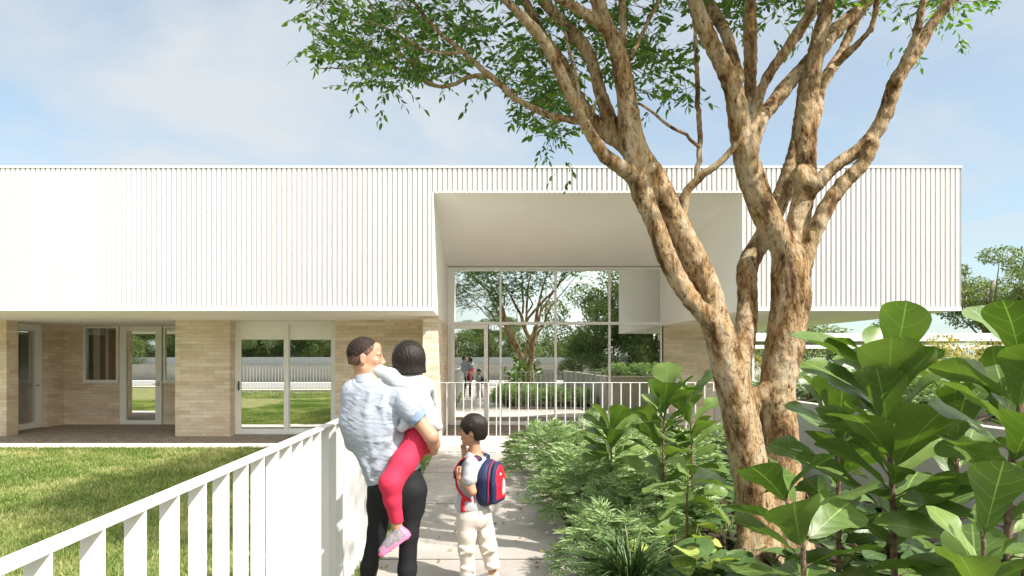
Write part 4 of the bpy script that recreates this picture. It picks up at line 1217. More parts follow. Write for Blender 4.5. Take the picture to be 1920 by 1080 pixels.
# ------------------------------------------------------------------ trees far away and behind the viewpoint
def far_tree(name, seed, h, rad, n, ls, m, crown_z=0.6, flat=0.7, gap=0.55, trunk_r=0.16):
    r_ = np.random.default_rng(seed); T_ = thing(name, '-', 'tree')
    w = Acc(); lobes = []
    w.tube([(0, 0, -0.1), (0.05, 0, h*0.25), (0.0, 0.1, h*0.5), (0.1, 0, h*0.8)], [trunk_r*1.3, trunk_r, trunk_r*0.7, trunk_r*0.2], 9)
    for k in range(26):
        u = r_.normal(size=3); u /= np.linalg.norm(u); u *= r_.uniform(0.45, 1.0)
        c = np.array([u[0]*rad, u[1]*rad, h*crown_z + u[2]*h*(1-crown_z)*0.95]); c[2] = min(max(c[2], h*0.22), h*0.97)
        lobes.append(c); f = r_.uniform(0.25, 0.6)
        w.tube([(0, 0, h*f*0.7), tuple(c*0.5 + np.array([0, 0, h*f*0.35])), tuple(c)], [trunk_r*0.4, trunk_r*0.22, trunk_r*0.07], 6)
    its = []
    for k in range(n):
        c = lobes[r_.integers(len(lobes))]; q = r_.normal(size=3); q /= np.linalg.norm(q); q *= r_.uniform(0.3, 1)**0.5
        p = c + q * np.array([1, 1, flat]) * rad * 0.34
        d = r_.normal(size=3); d[2] -= 0.3; d /= np.linalg.norm(d)
        its.append((p, d, ls * r_.uniform(0.6, 1.3)))
    a = Acc(); leaf_batch(a, its, 0.5); w.build('trunk', M['figstem'], T_); a.build('crown', M[m], T_, False)
    return T_
def ptree(key, mk, x, y, s, rz, label, group=None, name=None):
    return place(key, mk, x, y, s, rz, label, group)
mkA = lambda: far_tree('far_tree', 1, 6.6, 2.8, 16000, 0.13, 'far_leaf', 0.72, 0.45)
mkB = lambda: far_tree('bushy_tree', 2, 6.0, 2.6, 16000, 0.14, 'far_leaf', 0.55, 0.8)
mkD = lambda: far_tree('hedge_bush', 4, 3.6, 2.1, 9000, 0.13, 'far_leaf', 0.5, 1.0, trunk_r=0.05)
mkC = lambda: far_tree('yellow_shrub', 3, 2.4, 1.5, 5000, 0.10, 'yellow_leaf', 0.5, 0.8, trunk_r=0.05)
ptree('A', mkA, 26.3, 33, 1.08, 0, 'open-crowned dark tree behind the right end of the building')
ptree('A', None, 32, 36, 1.0, 2, 'open-crowned tree at the far right edge behind the figs')
ptree('B', mkB, 24.0, 38, 0.62, 1, 'small bushy tree under the right corner of the white storey')
ptree('C', mkC, 15.4, 22, 1.05, 0, 'yellow-orange shrub just under the right corner of the white storey')
ptree('C', None, 18.2, 24, 1.05, 2, 'yellow-orange shrub right of the building corner behind the figs')
ptree('C', None, 12.4, 31, 0.85, 2, 'pale shrub under the pavilion canopy', None)
GB = 'trees across the road, seen in the reflections'
for i, (x, y, s, k) in enumerate([(-27,-23,.9,'B'),(-22,-24,1,'A'),(-17.5,-23,.85,'B'),(-13,-24,.95,'B'),(-9,-23.5,.8,'B'),(-5,-25,.8,'B'),(1,-27,.9,'A'),(18,-24,1.1,'B'),(24,-22,1,'A'),(-31,-25,1,'A'),(29,-26,1.1,'B')]):
    ptree(k, None, x, y, s, i*1.3, 'tree of the row across the road, seen only in the window reflections', GB)
ptree('D', mkD, -29, -20.9, 1, 0, 'dense bush of the row across the road, seen only in the window reflections', GB)
for i in range(14):
    ptree('D', None, -26.4 + i*2.7, -23.6 + (i % 3)*0.4, 1.0 + 0.12*(i % 2), i*1.1, 'dense bush of the row across the road, seen only in the window reflections', GB)
for i, (x, y, s_) in enumerate([(9.0, 35, 1.0), (12.0, 36, 1.1), (15.5, 35, 0.95), (19.0, 36, 1.05), (22.5, 35.5, 1.0)]):
    ptree('D', None, x, y, s_, i*1.9, 'dense bush in the green line behind the low white wall, beyond the pavilion', 'bushes beyond the pavilion')
GB2 = 'large trees behind the viewpoint'
for i, (x, y, s, k) in enumerate([(7.5,-9.5,1.25,'B'),(11.5,-11,1.2,'B'),(15.5,-9.5,1.1,'B')]):
    ptree(k, None, x, y, s, i*2.3+0.5, 'large bushy tree behind the viewpoint, mirrored in the entrance glass', GB2)
for i, (x, y) in enumerate([(6.3, -8.0), (9.3, -8.2), (12.5, -8.0)]):
    ptree('D', None, x, y, 0.8, i*1.4, 'dense bush behind the viewpoint, mirrored in the entrance glass', GB2)
for i, (x, y) in enumerate([(1.2, 0.5), (2.2, -0.6), (3.3, 0.3), (1.4, -1.8), (3.0, -2.2), (2.2, 1.4)]):
    place('dk%d' % (i % 2), None, x + 0.2, y, 1.0, i*1.1, 'dark broad-leaved plant beside the viewpoint, mirrored in the entrance glass', 'plants beside the viewpoint')
# ------------------------------------------------------------------ people
def cloth(name, base, rough=0.85, fine=260, amt=0.1, bs=0.25, fold=14, foldb=0.35, stretch=(1, 1, 0.6)):
    m = mat(name, base, rough, 0.2)
    n = noise_node(m, fine, 3, 0.6, 'World')
    r = ramp(m, n.outputs['Fac'], [(0.35, tuple(c*(1-amt) for c in base)), (0.65, tuple(min(1, c*(1+amt)) for c in base))])
    setc(m, r.outputs[0])
    n2 = noise_node(m, fold, 4, 0.5, 'World', stretch, 0.8)
    hh = mathn(m, 'MULTIPLY', n2.outputs['Fac'], foldb*5)
    bump(m, hh, bs*0.6, 0.006)
    BS(m).inputs['Sheen Weight'].default_value = 0.0
    return m
M['skin'] = mat('skin', (0.43, 0.235, 0.15), 0.5, 0.35)
BS(M['skin']).inputs['Subsurface Weight'].default_value = 0.0
BS(M['skin']).inputs['Subsurface Radius'].default_value = (0.02, 0.008, 0.004)
M['skin2'] = mat('skin_boy', (0.42, 0.23, 0.145), 0.5, 0.35)
M['hair'] = mat('black_hair', (0.018, 0.013, 0.011), 0.42, 0.3)
def hair_fx(m, scale=(60, 60, 3)):
    n = noise_node(m, 4, 5, 0.7, 'Object', scale)
    r = ramp(m, n.outputs['Fac'], [(0.35, (0.006, 0.005, 0.004)), (0.7, (0.026, 0.017, 0.013))]); setc(m, r.outputs[0])
    bump(m, n.outputs['Fac'], 0.6, 0.006)
hair_fx(M['hair'])
M['hair_short'] = mat('cropped_hair', (0.10, 0.06, 0.045), 0.7, 0.2)
n = noise_node(M['hair_short'], 120, 4, 0.7, 'Object'); r = ramp(M['hair_short'], n.outputs['Fac'], [(0.35, (0.010, 0.007, 0.006)), (0.7, (0.045, 0.028, 0.022))]); setc(M['hair_short'], r.outputs[0])
bump(M['hair_short'], n.outputs['Fac'], 0.4, 0.003)
M['hair_fade'] = mat('faded_hair', (0.16, 0.09, 0.06), 0.75, 0.15)
n = noise_node(M['hair_fade'], 70, 6, 0.75, 'Object'); r = ramp(M['hair_fade'], n.outputs['Fac'], [(0.36, (0.035, 0.020, 0.015)), (0.66, (0.21, 0.115, 0.08))]); setc(M['hair_fade'], r.outputs[0])
M['shirt'] = cloth('chambray_shirt', (0.33, 0.365, 0.425), 0.85, 300, 0.16, 0.18, 6, 0.6, (1.8, 1.8, 0.6))
M['cuff'] = cloth('shirt_cuff', (0.19, 0.25, 0.37), 0.85, 300, 0.16, 0.3)
M['trousers'] = cloth('black_trousers', (0.012, 0.012, 0.014), 0.7, 300, 0.2, 0.3, 14, 0.4, (1, 1, 1.4))
M['girl_top'] = cloth('pale_cotton_top', (0.42, 0.45, 0.47), 0.85, 300, 0.04, 0.8, 10, 0.5, (1.2, 1.2, 0.9))
M['red_pants'] = cloth('red_trousers', (0.52, 0.030, 0.070), 0.75, 300, 0.08, 0.4, 18, 0.4, (1, 1, 1.3))
M['pink'] = mat('pink_rubber', (0.78, 0.17, 0.33), 0.5)
M['shoegrey'] = cloth('shoe_mesh_grey', (0.22, 0.20, 0.21), 0.8, 160, 0.5, 0.3)
M['lace'] = mat('white_laces', (0.7, 0.68, 0.68), 0.7)
M['tee'] = cloth('grey_tee', (0.42, 0.43, 0.45), 0.85, 300, 0.04, 0.7, 13, 0.45)
M['beige'] = cloth('beige_trousers', (0.56, 0.51, 0.45), 0.85, 300, 0.04, 0.45, 12, 0.5, (1, 1, 1.2))
M['navy'] = cloth('navy_nylon', (0.020, 0.028, 0.075), 0.6, 300, 0.12, 0.35, 16, 0.3)
M['red_nylon'] = cloth('red_nylon', (0.50, 0.015, 0.03), 0.6, 300, 0.08, 0.25, 16, 0.25)
M['shoe_white'] = mat('pale_shoe', (0.6, 0.58, 0.56), 0.6)
M['shoe_black'] = mat('black_leather_shoe', (0.02, 0.018, 0.017), 0.4)
M['eye'] = mat('dark_eye', (0.012, 0.01, 0.01), 0.2, 0.6)
M['lips'] = mat('lips', (0.45, 0.17, 0.13), 0.5)

def basis(fwd, tilt=0.0):
    f = np.array([fwd[0], fwd[1], 0.0]); f /= np.linalg.norm(f)
    l = np.array([-f[1], f[0], 0.0]); u = np.array([0, 0, 1.0])
    if tilt:
        f, u = f*math.cos(tilt) + u*math.sin(tilt), u*math.cos(tilt) - f*math.sin(tilt)
    return f, l, u
def head(v, c, B3, s):
    """c: centre of the skull at eye height. s=1 is an adult head, 0.235 m tall"""
    f, l, u = B3; Mx = np.array([f, l, u])
    q = lambda a, b_, d: c + (f*a + l*b_ + u*d) * s
    v.ell(q(-0.012, 0, 0.028), np.array([0.096, 0.076, 0.092])*s, 0.0, Mx)
    v.ell(q(0.028, 0, -0.030), np.array([0.066, 0.060, 0.082])*s, 0.02*s, Mx)
    v.cone(q(0.062, 0.0, -0.094), q(0.066, 0, -0.092), 0.020*s, 0.018*s, 0.03*s)
    for sd in (-1, 1):
        v.cone(q(0.062, sd*0.010, -0.096), q(-0.012, sd*0.052, -0.062), 0.016*s, 0.016*s, 0.03*s)
        v.ell(q(0.062, sd*0.036, -0.022), np.array([0.022, 0.024, 0.022])*s, 0.02*s, Mx)
        v.ell(q(0.076, sd*0.028, 0.018), np.array([0.014, 0.026, 0.009])*s, 0.012*s, Mx)
        v.carve_ell(q(0.094, sd*0.031, 0.003), np.array([0.013, 0.017, 0.010])*s, 0.008*s, Mx)
        v.ell(q(0.076, sd*0.031, 0.001), np.array([0.012, 0.016, 0.010])*s, 0.004*s, Mx)
        # ear
        v.ell(q(-0.012, sd*0.077, -0.008), np.array([0.019, 0.007, 0.032])*s, 0.006*s, Mx)
        v.carve_ell(q(-0.006, sd*0.086, -0.006), np.array([0.009, 0.006, 0.018])*s, 0.003*s, Mx)
        v.ell(q(0.112-0.012, sd*0.012, -0.036), np.array([0.010, 0.009, 0.008])*s, 0.006*s, Mx)
    v.cone(q(0.090, 0, 0.012), q(0.108, 0, -0.030), 0.007*s, 0.011*s, 0.010*s)
    v.ell(q(0.092, 0, -0.056), np.array([0.011, 0.024, 0.0075])*s, 0.006*s, Mx)
    v.ell(q(0.090, 0, -0.069), np.array([0.011, 0.020, 0.0075])*s, 0.006*s, Mx)
    v.carve_ell(q(0.106, 0, -0.0625), np.array([0.010, 0.024, 0.0022])*s, 0.002*s, Mx)
    v.ell(q(0.078, 0, 0.055), np.array([0.012, 0.045, 0.03])*s, 0.03*s, Mx)
def face_bits(c, B3, s, parent, brow='hair'):
    f, l, u = B3; Mx = np.array([f, l, u])
    q = lambda a, b_, d: c + (f*a + l*b_ + u*d) * s
    for sd in (-1, 1):
        v = Vol(q(0.08, sd*0.03, 0.0) - 0.03, q(0.08, sd*0.03, 0.0) + 0.03, 0.0016)
        v.ell(q(0.0815, sd*0.031, 0.001), np.array([0.0085, 0.012, 0.0042])*s, 0.0, Mx)
        v.build('eye', M['eye'], parent)
        v = Vol(q(0.08, sd*0.03, 0.02) - 0.035, q(0.08, sd*0.03, 0.02) + 0.035, 0.0018)
        v.cone(q(0.091, sd*0.012, 0.020), q(0.080, sd*0.045, 0.024), 0.0034*s, 0.0025*s, 0.0)
        v.build('eyebrow', M[brow], parent)
    v = Vol(q(0.1, 0, -0.06) - 0.035, q(0.1, 0, -0.06) + 0.035, 0.0018)
    v.ell(q(0.094, 0, -0.0565), np.array([0.0105, 0.021, 0.0055])*s, 0.0, Mx)
    v.ell(q(0.092, 0, -0.0685), np.array([0.0110, 0.018, 0.0060])*s, 0.0, Mx)
    v.build('lips', M['lips'], parent)
def hand(v, wrist, d, palm, s, side=1, curl=(0.5, 0.6, 0.5), spread=0.10, thumb_in=0.5):
    """d: direction of the fingers, palm: direction the palm faces; side=+1: the thumb is towards d x palm"""
    d = np.array(d, float); d /= np.linalg.norm(d)
    p = np.array(palm, float); p -= d * (p @ d); p /= np.linalg.norm(p)
    t = np.cross(d, p) * side
    Mx = np.array([d, t, p])
    v.ell(wrist + d*0.045*s, np.array([0.050, 0.038, 0.015])*s, 0.014*s, Mx)
    v.cone(wrist, wrist + d*0.03*s, 0.023*s, 0.024*s, 0.02*s)
    for i, (off, ln, r) in enumerate(((0.027, 0.070, 0.0085), (0.009, 0.079, 0.0088), (-0.009, 0.073, 0.0084), (-0.026, 0.058, 0.0075))):
        b_ = wrist + d*0.078*s + t*off*s; a = 0.15; pts = [b_ - d*0.02*s, b_]; dd = d + t * (off * spread * 20)
        dd /= np.linalg.norm(dd); cur = b_
        for j, k in enumerate((0.45, 0.32, 0.23)):
            a += curl[j] * (1 + 0.08*i)
            cur = cur + (dd*math.cos(a) + p*math.sin(a)) * ln * k * s
            pts.append(cur)
        v.chain(pts, [r*s, r*s*1.02, r*s, r*s*0.93, r*s*0.8], 0.003*s)
    b_ = wrist + d*0.020*s + t*0.026*s
    t1 = b_ + (d*0.7 + t*0.75 + p*thumb_in*0.6) * 0.036*s; t2 = t1 + (d*0.95 + t*0.25*(1-thumb_in) + p*thumb_in*0.7) * 0.03*s; t3 = t2 + (d*0.9 + p*thumb_in*0.8) * 0.022*s
    v.chain([b_, t1, t2, t3], [0.013*s, 0.0105*s, 0.0095*s, 0.0075*s], 0.008*s)

# ---------------------------------------------------------------- the man
YM = 3.8
mp = YM / FPX
def m_(px, py, dy=0.0): return P(px, py, YM) + np.array([0, dy, 0])
man = thing('person', 'man seen from behind in pale blue shirt and black trousers, carrying the girl', 'person', (m_(720, 1189)[0], YM, 0))
hB = basis((1.0, 0.10), 0.03)
hc = m_(686, 671, 0.0) + np.array([0, 0, 0])
v = Vol((-1.06, 3.35, -0.02), (-0.12, 4.35, 1.80), 0.0052)
head(v, hc, hB, 0.985)
v.cone(m_(690, 726, 0.0), m_(681, 688, 0.0), 0.062, 0.055, 0.03)
# torso and legs below the clothes (one surface)
v.cone(m_(700, 736), m_(712, 800), 0.13, 0.12, 0.05, (1, 1.5, 1)); v.cone(m_(712, 800), m_(744, 895), 0.12, 0.12, 0.05, (1, 1.4, 1))
v.cone(m_(662, 732), m_(752, 732), 0.05, 0.05, 0.05)
LL = [m_(722, 915, 0), m_(706, 1000, 0.03), m_(683, 1160, 0.0)]
RL = [m_(768, 915, 0), m_(767, 1000, -0.02), m_(763, 1160, -0.05)]
v.chain(LL, [0.068, 0.040, 0.030], 0.02); v.chain(RL, [0.068, 0.042, 0.030], 0.02)
# left arm: down and forward
v.chain([m_(662, 735), m_(658, 820, 0.02), m_(690, 838, 0.24)], [0.045, 0.036, 0.028], 0.02)
hand(v, m_(690, 838, 0.24), (0.8, 0.5, 0.2), (0.3, -0.3, 1), 1.0, 1, (0.3, 0.4, 0.3))
# right arm wrapped round the girl
elb = m_(812, 812, -0.16)
v.chain([m_(752, 738, -0.02), m_(782, 776, -0.13), elb], [0.048, 0.043, 0.040], 0.02)
wr = m_(812, 846, 0.015)
v.chain([elb, m_(815, 828, -0.09), wr], [0.040, 0.037, 0.026], 0.02)
hand(v, wr, (-0.75, 0.45, -0.05), (-0.1, 0.1, 1), 1.0, 1, (0.15, 0.3, 0.3), thumb_in=0.3)
for ft, an in ((LL[-1], 0.0), (RL[-1], 0.1)):
    v.cone((ft[0], ft[1]-0.04, 0.05), (ft[0]+0.02*an, ft[1]+0.14, 0.035), 0.035, 0.03, 0.03)
v.build('body', M['skin'], man)
face_bits(hc, hB, 0.985, man, 'hair')
# cropped hair: a close shell over the skull
f, l, u = hB; Mx = np.array([f, l, u])
v = Vol(hc - 0.16, hc + 0.17, 0.0036)
v.ell(hc + f*-0.014 + u*0.030, np.array([0.0985, 0.0775, 0.0940])*0.985, 0, Mx)
v.ell(hc + f*-0.042 + u*-0.02, np.array([0.0615, 0.062, 0.062]), 0.02, Mx)
v.cut(f*1.0 + u*-0.55, hc + f*0.070 + u*0.062)
v.cut(f*0.9 + u*-0.9 , hc + f*-0.001 + u*-0.005)
v.cut(-u + f*-0.15, hc + u*-0.050)
v.build('faded_sides', M['hair_fade'], man)
v = Vol(hc - 0.16, hc + 0.17, 0.0034)
v.ell(hc + f*-0.014 + u*0.033, np.array([0.1005, 0.0785, 0.0955])*0.985, 0, Mx)
v.fold(0.0014, (140, 140, 140), 12, 0.6)
v.cut(f*1.0 + u*-0.75, hc + f*0.074 + u*0.068)
v.cut(-u + f*0.85, hc + f*-0.045 + u*0.0)
v.build('hair', M['hair_short'], man)
# shirt
v = Vol((-1.02, 3.40, 0.85), (-0.14, 4.2, 1.60), 0.0052)
v.cone(m_(664, 733), m_(752, 731), 0.062, 0.060, 0.05, (1, 1.05, 1))
v.cone(m_(694, 722), m_(694, 714), 0.085, 0.066, 0.05, (1, 1.1, 1))
v.cone(m_(703, 752), m_(707, 800), 0.178, 0.180, 0.05, (1, 1.55, 1))
v.cone(m_(707, 800), m_(728, 856), 0.180, 0.162, 0.06, (1, 1.5, 1))
v.cone(m_(728, 856), m_(744, 905), 0.158, 0.176, 0.05, (1, 1.4, 1))
v.chain([m_(662, 737), m_(657, 790, 0.0), m_(663, 830, 0.06), m_(685, 843, 0.2)], [0.066, 0.058, 0.054, 0.044], 0.035)
v.chain([m_(752, 739, -0.02), m_(766, 756, -0.09), m_(780, 773, -0.135)], [0.066, 0.066, 0.058], 0.04)

def ridge(pts, r, cx=710, hw=60, dep=0.118):
    W_ = [m_(x, y, -dep * math.sqrt(max(0.05, 1 - ((x - cx - (y-750)*0.2)/hw)**2)) + r*0.35) for x, y in pts]
    rr = [r*0.3] + [r]*(len(W_)-2) + [r*0.3]
    v.chain(W_, rr, 0.032)
for pts in ([(752,778),(738,800),(716,822),(694,838)], [(748,800),(732,824),(708,848),(688,862)], [(700,735),(694,770),(697,806),(704,836)], [(675,748),(665,780),(664,812),(672,842)],
            [(750,828),(736,848),(714,872),(700,888)], [(726,738),(722,760),(728,790)], [(770,850),(748,868),(728,884)], [(742,745),(738,772),(744,796)], [(655,800),(668,836),(690,866),(700,895)]):
    ridge(pts, 0.0110)
v.fold(0.0030, (9, 9, 11), 35, 0.6); v.fold(0.0022, (14, 14, 18), 31, 0.5)
v.fold(0.0016, (34, 34, 60), 33, 1.0)
pa, pb = m_(688, 911), m_(798, 872)
v.cut((pb[2]-pa[2], 0, -(pb[0]-pa[0])), pa)
v.cut((0, 0, 1), m_(690, 709))
v.cut(np.array([1, 0, -1.1]), m_(790, 778), m_(764, 835, -0.4), m_(840, 745, -0.065))
v.build('shirt', M['shirt'], man)
v = Vol(m_(640, 740) - 0.1, m_(740, 680) + np.array([0.1, 0.2, 0.06]), 0.004)
v.cone(m_(690, 717), m_(687, 699), 0.092, 0.072, 0.0, (1, 1.0, 1)); 
v.cut((-0.2, 0, 1), m_(688, 700)); v.cut((0, 0, -1), m_(690, 716))
v.fold(0.0012, (50, 50, 50), 3)
v.build('collar', M['shirt'], man)
v = Vol(m_(780, 775, -0.14) - 0.11, m_(780, 775, -0.14) + 0.11, 0.004)
v.cone(m_(777, 768, -0.128), m_(789, 783, -0.142), 0.062, 0.060, 0.0)
v.cut((1, 0, -1.15), m_(791, 783)); v.cut((-1, 0, 1.15), m_(775, 768))
v.fold(0.0025, (60, 60, 60), 5); v.build('cuff', M['cuff'], man)
# trousers
v = Vol((-0.98, 3.45, 0.03), (-0.15, 4.15, 1.08), 0.0055)
v.cone(m_(740, 885), m_(746, 916), 0.150, 0.160, 0.03, (1, 1.35, 1))
v.chain([m_(718, 922, 0), m_(712, 950, 0.01), m_(705, 1000, 0.03), m_(692, 1065, 0.01), m_(681, 1150, 0.0)], [0.092, 0.074, 0.054, 0.050, 0.044], 0.03)
v.chain([m_(770, 922, 0), m_(770, 950, 0), m_(767, 1000, -0.02), m_(764, 1065, -0.03), m_(762, 1150, -0.05)], [0.094, 0.077, 0.058, 0.054, 0.046], 0.03)
v.fold(0.0038, (9, 9, 14), 15, 0.5)
v.cut((0, 0, -1), (0, 0, 0.09))
v.build('trousers', M['trousers'], man)
for x in (LL[-1], RL[-1]):
    v = Vol((x[0]-0.1, x[1]-0.14, -0.01), (x[0]+0.1, x[1]+0.26, 0.14), 0.005)
    v.cone((x[0], x[1]-0.04, 0.045), (x[0]+0.005, x[1]+0.17, 0.038), 0.046, 0.042, 0.02); v.cone((x[0], x[1]-0.03, 0.09), (x[0], x[1]-0.03, 0.05), 0.045, 0.045, 0.02)
    v.cut((0, 0, -1), (0, 0, 0.0)); v.build('shoe', M['shoe_black'], man)

# ---------------------------------------------------------------- the girl
girl = thing('person', 'small girl with black bob, red trousers and pink shoe, carried by the man', 'person', tuple(m_(790, 830)))
gB = basis((-0.55, 0.83), 0.0)
gc = m_(766, 672, 0.02)
v = Vol((-0.72, 3.20, 0.55), (-0.12, 4.35, 1.80), 0.005)
head(v, gc, gB, 0.80)
v.cone(m_(768, 705, 0.02), m_(772, 725, 0.02), 0.036, 0.045, 0.02)
v.cone(m_(772, 728, 0.0), m_(788, 800, -0.01), 0.075, 0.070, 0.04, (1, 1.2, 1))
v.chain([m_(752, 722, -0.02), m_(724, 706, -0.02), m_(700, 705, 0.12)], [0.032, 0.026, 0.020], 0.02)
hand(v, m_(700, 705, 0.12), (-0.5, 0.8, -0.2), (-0.2, -0.3, -1), 0.62, -1, (0.3, 0.3, 0.3))
v.chain([m_(800, 725, 0.05), m_(800, 755, 0.2), m_(760, 740, 0.30)], [0.034, 0.027, 0.020], 0.02)
hand(v, m_(760, 740, 0.30), (-1, 0, 0), (0, -1, 0), 0.62, 1, (0.3, 0.3, 0.3))
GK, GA = m_(741, 893, -0.20), m_(750, 972, -0.15)
v.chain([m_(788, 818, -0.03), GK, GA, m_(752, 984, -0.15)], [0.062, 0.044, 0.027, 0.026], 0.02)
v.chain([m_(792, 818, 0.08), m_(756, 880, 0.30), m_(764, 950, 0.30)], [0.062, 0.044, 0.027], 0.02)
v.cone(m_(752, 984, -0.15), m_(738, 1003, -0.17), 0.020, 0.013, 0.02)
v.build('body', M['skin'], girl)
face_bits(gc, gB, 0.80, girl)
# bob
f, l, u = gB
v = Vol(gc - 0.17, gc + 0.17, 0.0038)
c2 = m_(766, 669, 0.02)
v.ell(c2, (0.099, 0.092, 0.101), 0)
v.cone(m_(766, 680, 0.02), m_(767, 703, 0.02), 0.096, 0.102, 0.02, (1, 1.08, 1))
v.cut((0.10, 0, -1), m_(766, 702)); 
v.carve_ell(gc + f*0.105 + u*-0.02, np.array([0.06, 0.055, 0.085]), 0.012, np.array([f, l, u]))
v.fold(0.0014, (130, 130, 6), 6, 0.4)
v.build('hair', M['hair'], girl)
# top
v = Vol((-0.74, 3.42, 1.05), (-0.10, 4.3, 1.60), 0.005)
v.cone(m_(750, 722, 0.0), m_(792, 724, 0.02), 0.052, 0.052, 0.03)
v.cone(m_(770, 728, 0.0), m_(783, 768, 0.0), 0.103, 0.100, 0.04, (1, 1.25, 1))
v.cone(m_(783, 768, 0.0), m_(794, 796, -0.01), 0.100, 0.098, 0.03, (1, 1.15, 1))
v.chain([m_(755, 717, -0.02), m_(735, 706, -0.05), m_(714, 699, -0.02), m_(704, 703, 0.08)], [0.054, 0.046, 0.036, 0.030], 0.03)
v.chain([m_(800, 725, 0.05), m_(801, 755, 0.19), m_(775, 746, 0.28)], [0.052, 0.042, 0.034], 0.03)
v.chain([m_(808, 780, -0.03), m_(824, 800, -0.05)], [0.042, 0.022], 0.03)
v.chain([m_(772, 780, -0.09), m_(758, 800, -0.12)], [0.05, 0.024], 0.03)
v.fold(0.0045, (16, 16, 26), 21, 1.0)
v.cut((-0.05, 0, -1), m_(790, 808))
v.build('top', M['girl_top'], girl)
# red trousers
v = Vol((-0.66, 3.25, 0.6), (-0.10, 4.3, 1.35), 0.0048)
v.cone(m_(786, 812, -0.02), m_(792, 826, -0.02), 0.088, 0.082, 0.03, (1, 1.1, 1))
v.chain([m_(786, 824, -0.05), m_(762, 860, -0.14), GK, m_(744, 925, -0.185), m_(750, 964, -0.155)], [0.082, 0.070, 0.064, 0.048, 0.0415], 0.025)
v.chain([m_(792, 818, 0.08), m_(756, 880, 0.30), m_(764, 950, 0.30)], [0.078, 0.058, 0.042], 0.025)
v.fold(0.0024, (16, 16, 24), 41, 0.5)
v.cut((0.05, 0, -1), m_(750, 967))
v.build('trousers', M['red_pants'], girl)
for dx in ((771, 818), (783, 825)):
    v = Vol(m_(*dx, -0.14) - 0.012, m_(*dx, -0.14) + 0.012, 0.0012); v.ell(m_(*dx, -0.128), (0.0045, 0.0045, 0.0045), 0); v.build('rivet', M['steel'], girl)
def sneaker(hp, tp, upv, sc_, parent, mu, ms, ml=None):
    """hp heel, tp toe"""
    hp = np.array(hp); tp = np.array(tp); d = tp - hp; Ls = np.linalg.norm(d); d /= Ls; upv = np.array(upv, float); upv -= d*(upv @ d); upv /= np.linalg.norm(upv)
    s_ = np.cross(upv, d); Mx = np.array([d, s_, upv]); c = (hp + tp)/2
    sp = parent
    v = Vol(np.minimum(hp, tp) - 0.10, np.maximum(hp, tp) + 0.10, 0.0032)
    v.chain([hp + upv*0.018*sc_, c + upv*0.020*sc_, tp + upv*0.008*sc_], [0.033*sc_, 0.036*sc_, 0.028*sc_], 0.015)
    v.cone(hp + upv*0.05*sc_ + d*0.02*sc_, hp + upv*0.02*sc_ + d*0.04*sc_, 0.031*sc_, 0.036*sc_, 0.02)
    v.cone(c + upv*0.034*sc_ - d*0.01, c + upv*0.018*sc_ + d*0.03*sc_, 0.028*sc_, 0.03*sc_, 0.02)
    v.carve_ell(hp + upv*0.098*sc_ + d*0.03*sc_, np.array([0.03, 0.021, 0.028])*sc_, 0.006, Mx)
    v.cut(-upv, c - upv*0.004*sc_)
    sh = v.build('shoe', mu, sp)
    v = Vol(np.minimum(hp, tp) - 0.08, np.maximum(hp, tp) + 0.08, 0.003)
    v.chain([hp + upv*0.0*sc_, c, tp + upv*0.002*sc_], [0.036*sc_, 0.038*sc_, 0.033*sc_], 0.01)
    v.cut(upv, c + upv*0.010*sc_); v.cut(-upv, c - upv*0.014*sc_)
    v.build('sole', ms, sh)
    v = Vol(tp - 0.07, tp + 0.07, 0.003)
    v.cone(tp + upv*0.004*sc_ - d*0.004, tp + upv*0.010*sc_ - d*0.022*sc_, 0.031*sc_, 0.0335*sc_, 0.01); v.cut(-upv, c + upv*0.008*sc_); v.cut(upv, tp + upv*0.034*sc_)
    v.build('toe_cap', ms, sh)
    v = Vol(hp - 0.08, hp + 0.08, 0.003)
    v.cone(hp + upv*0.012*sc_ - d*0.002, hp + upv*0.052*sc_ + d*0.006*sc_, 0.0352*sc_, 0.030*sc_, 0.01); v.cut(d, hp + d*0.004*sc_)
    v.build('heel_tab', ms, sh)
    if ml:
        a = Acc()
        for k in range(5):
            t = 0.0 + 0.012*k*sc_
            b0 = c + d*(t - 0.012) ; hgt = upv*(0.062 - 0.0062*k)*sc_
            a.tube([b0 + s_*0.026*sc_ + hgt*0.78, b0 + hgt*1.02, b0 - s_*0.026*sc_ + hgt*0.78], [0.0028]*3, 6)
            a.tube([b0 + s_*0.026*sc_ + hgt*0.78, b0 + d*0.010 + hgt*1.0, b0 + d*0.014 - s_*0.026*sc_ + hgt*0.72], [0.0028]*3, 6)
        a.build('laces', ml, sh)
    return sh
sneaker(m_(765, 993, -0.15), m_(728, 1018, -0.18), (-0.58, 0.0, 0.81), 0.98, girl, M['shoegrey'], M['pink'], M['lace'])
sneaker(m_(768, 975, 0.31), m_(745, 995, 0.34), (-0.3, 0.0, 1), 0.86, girl, M['shoegrey'], M['pink'], M['lace'])

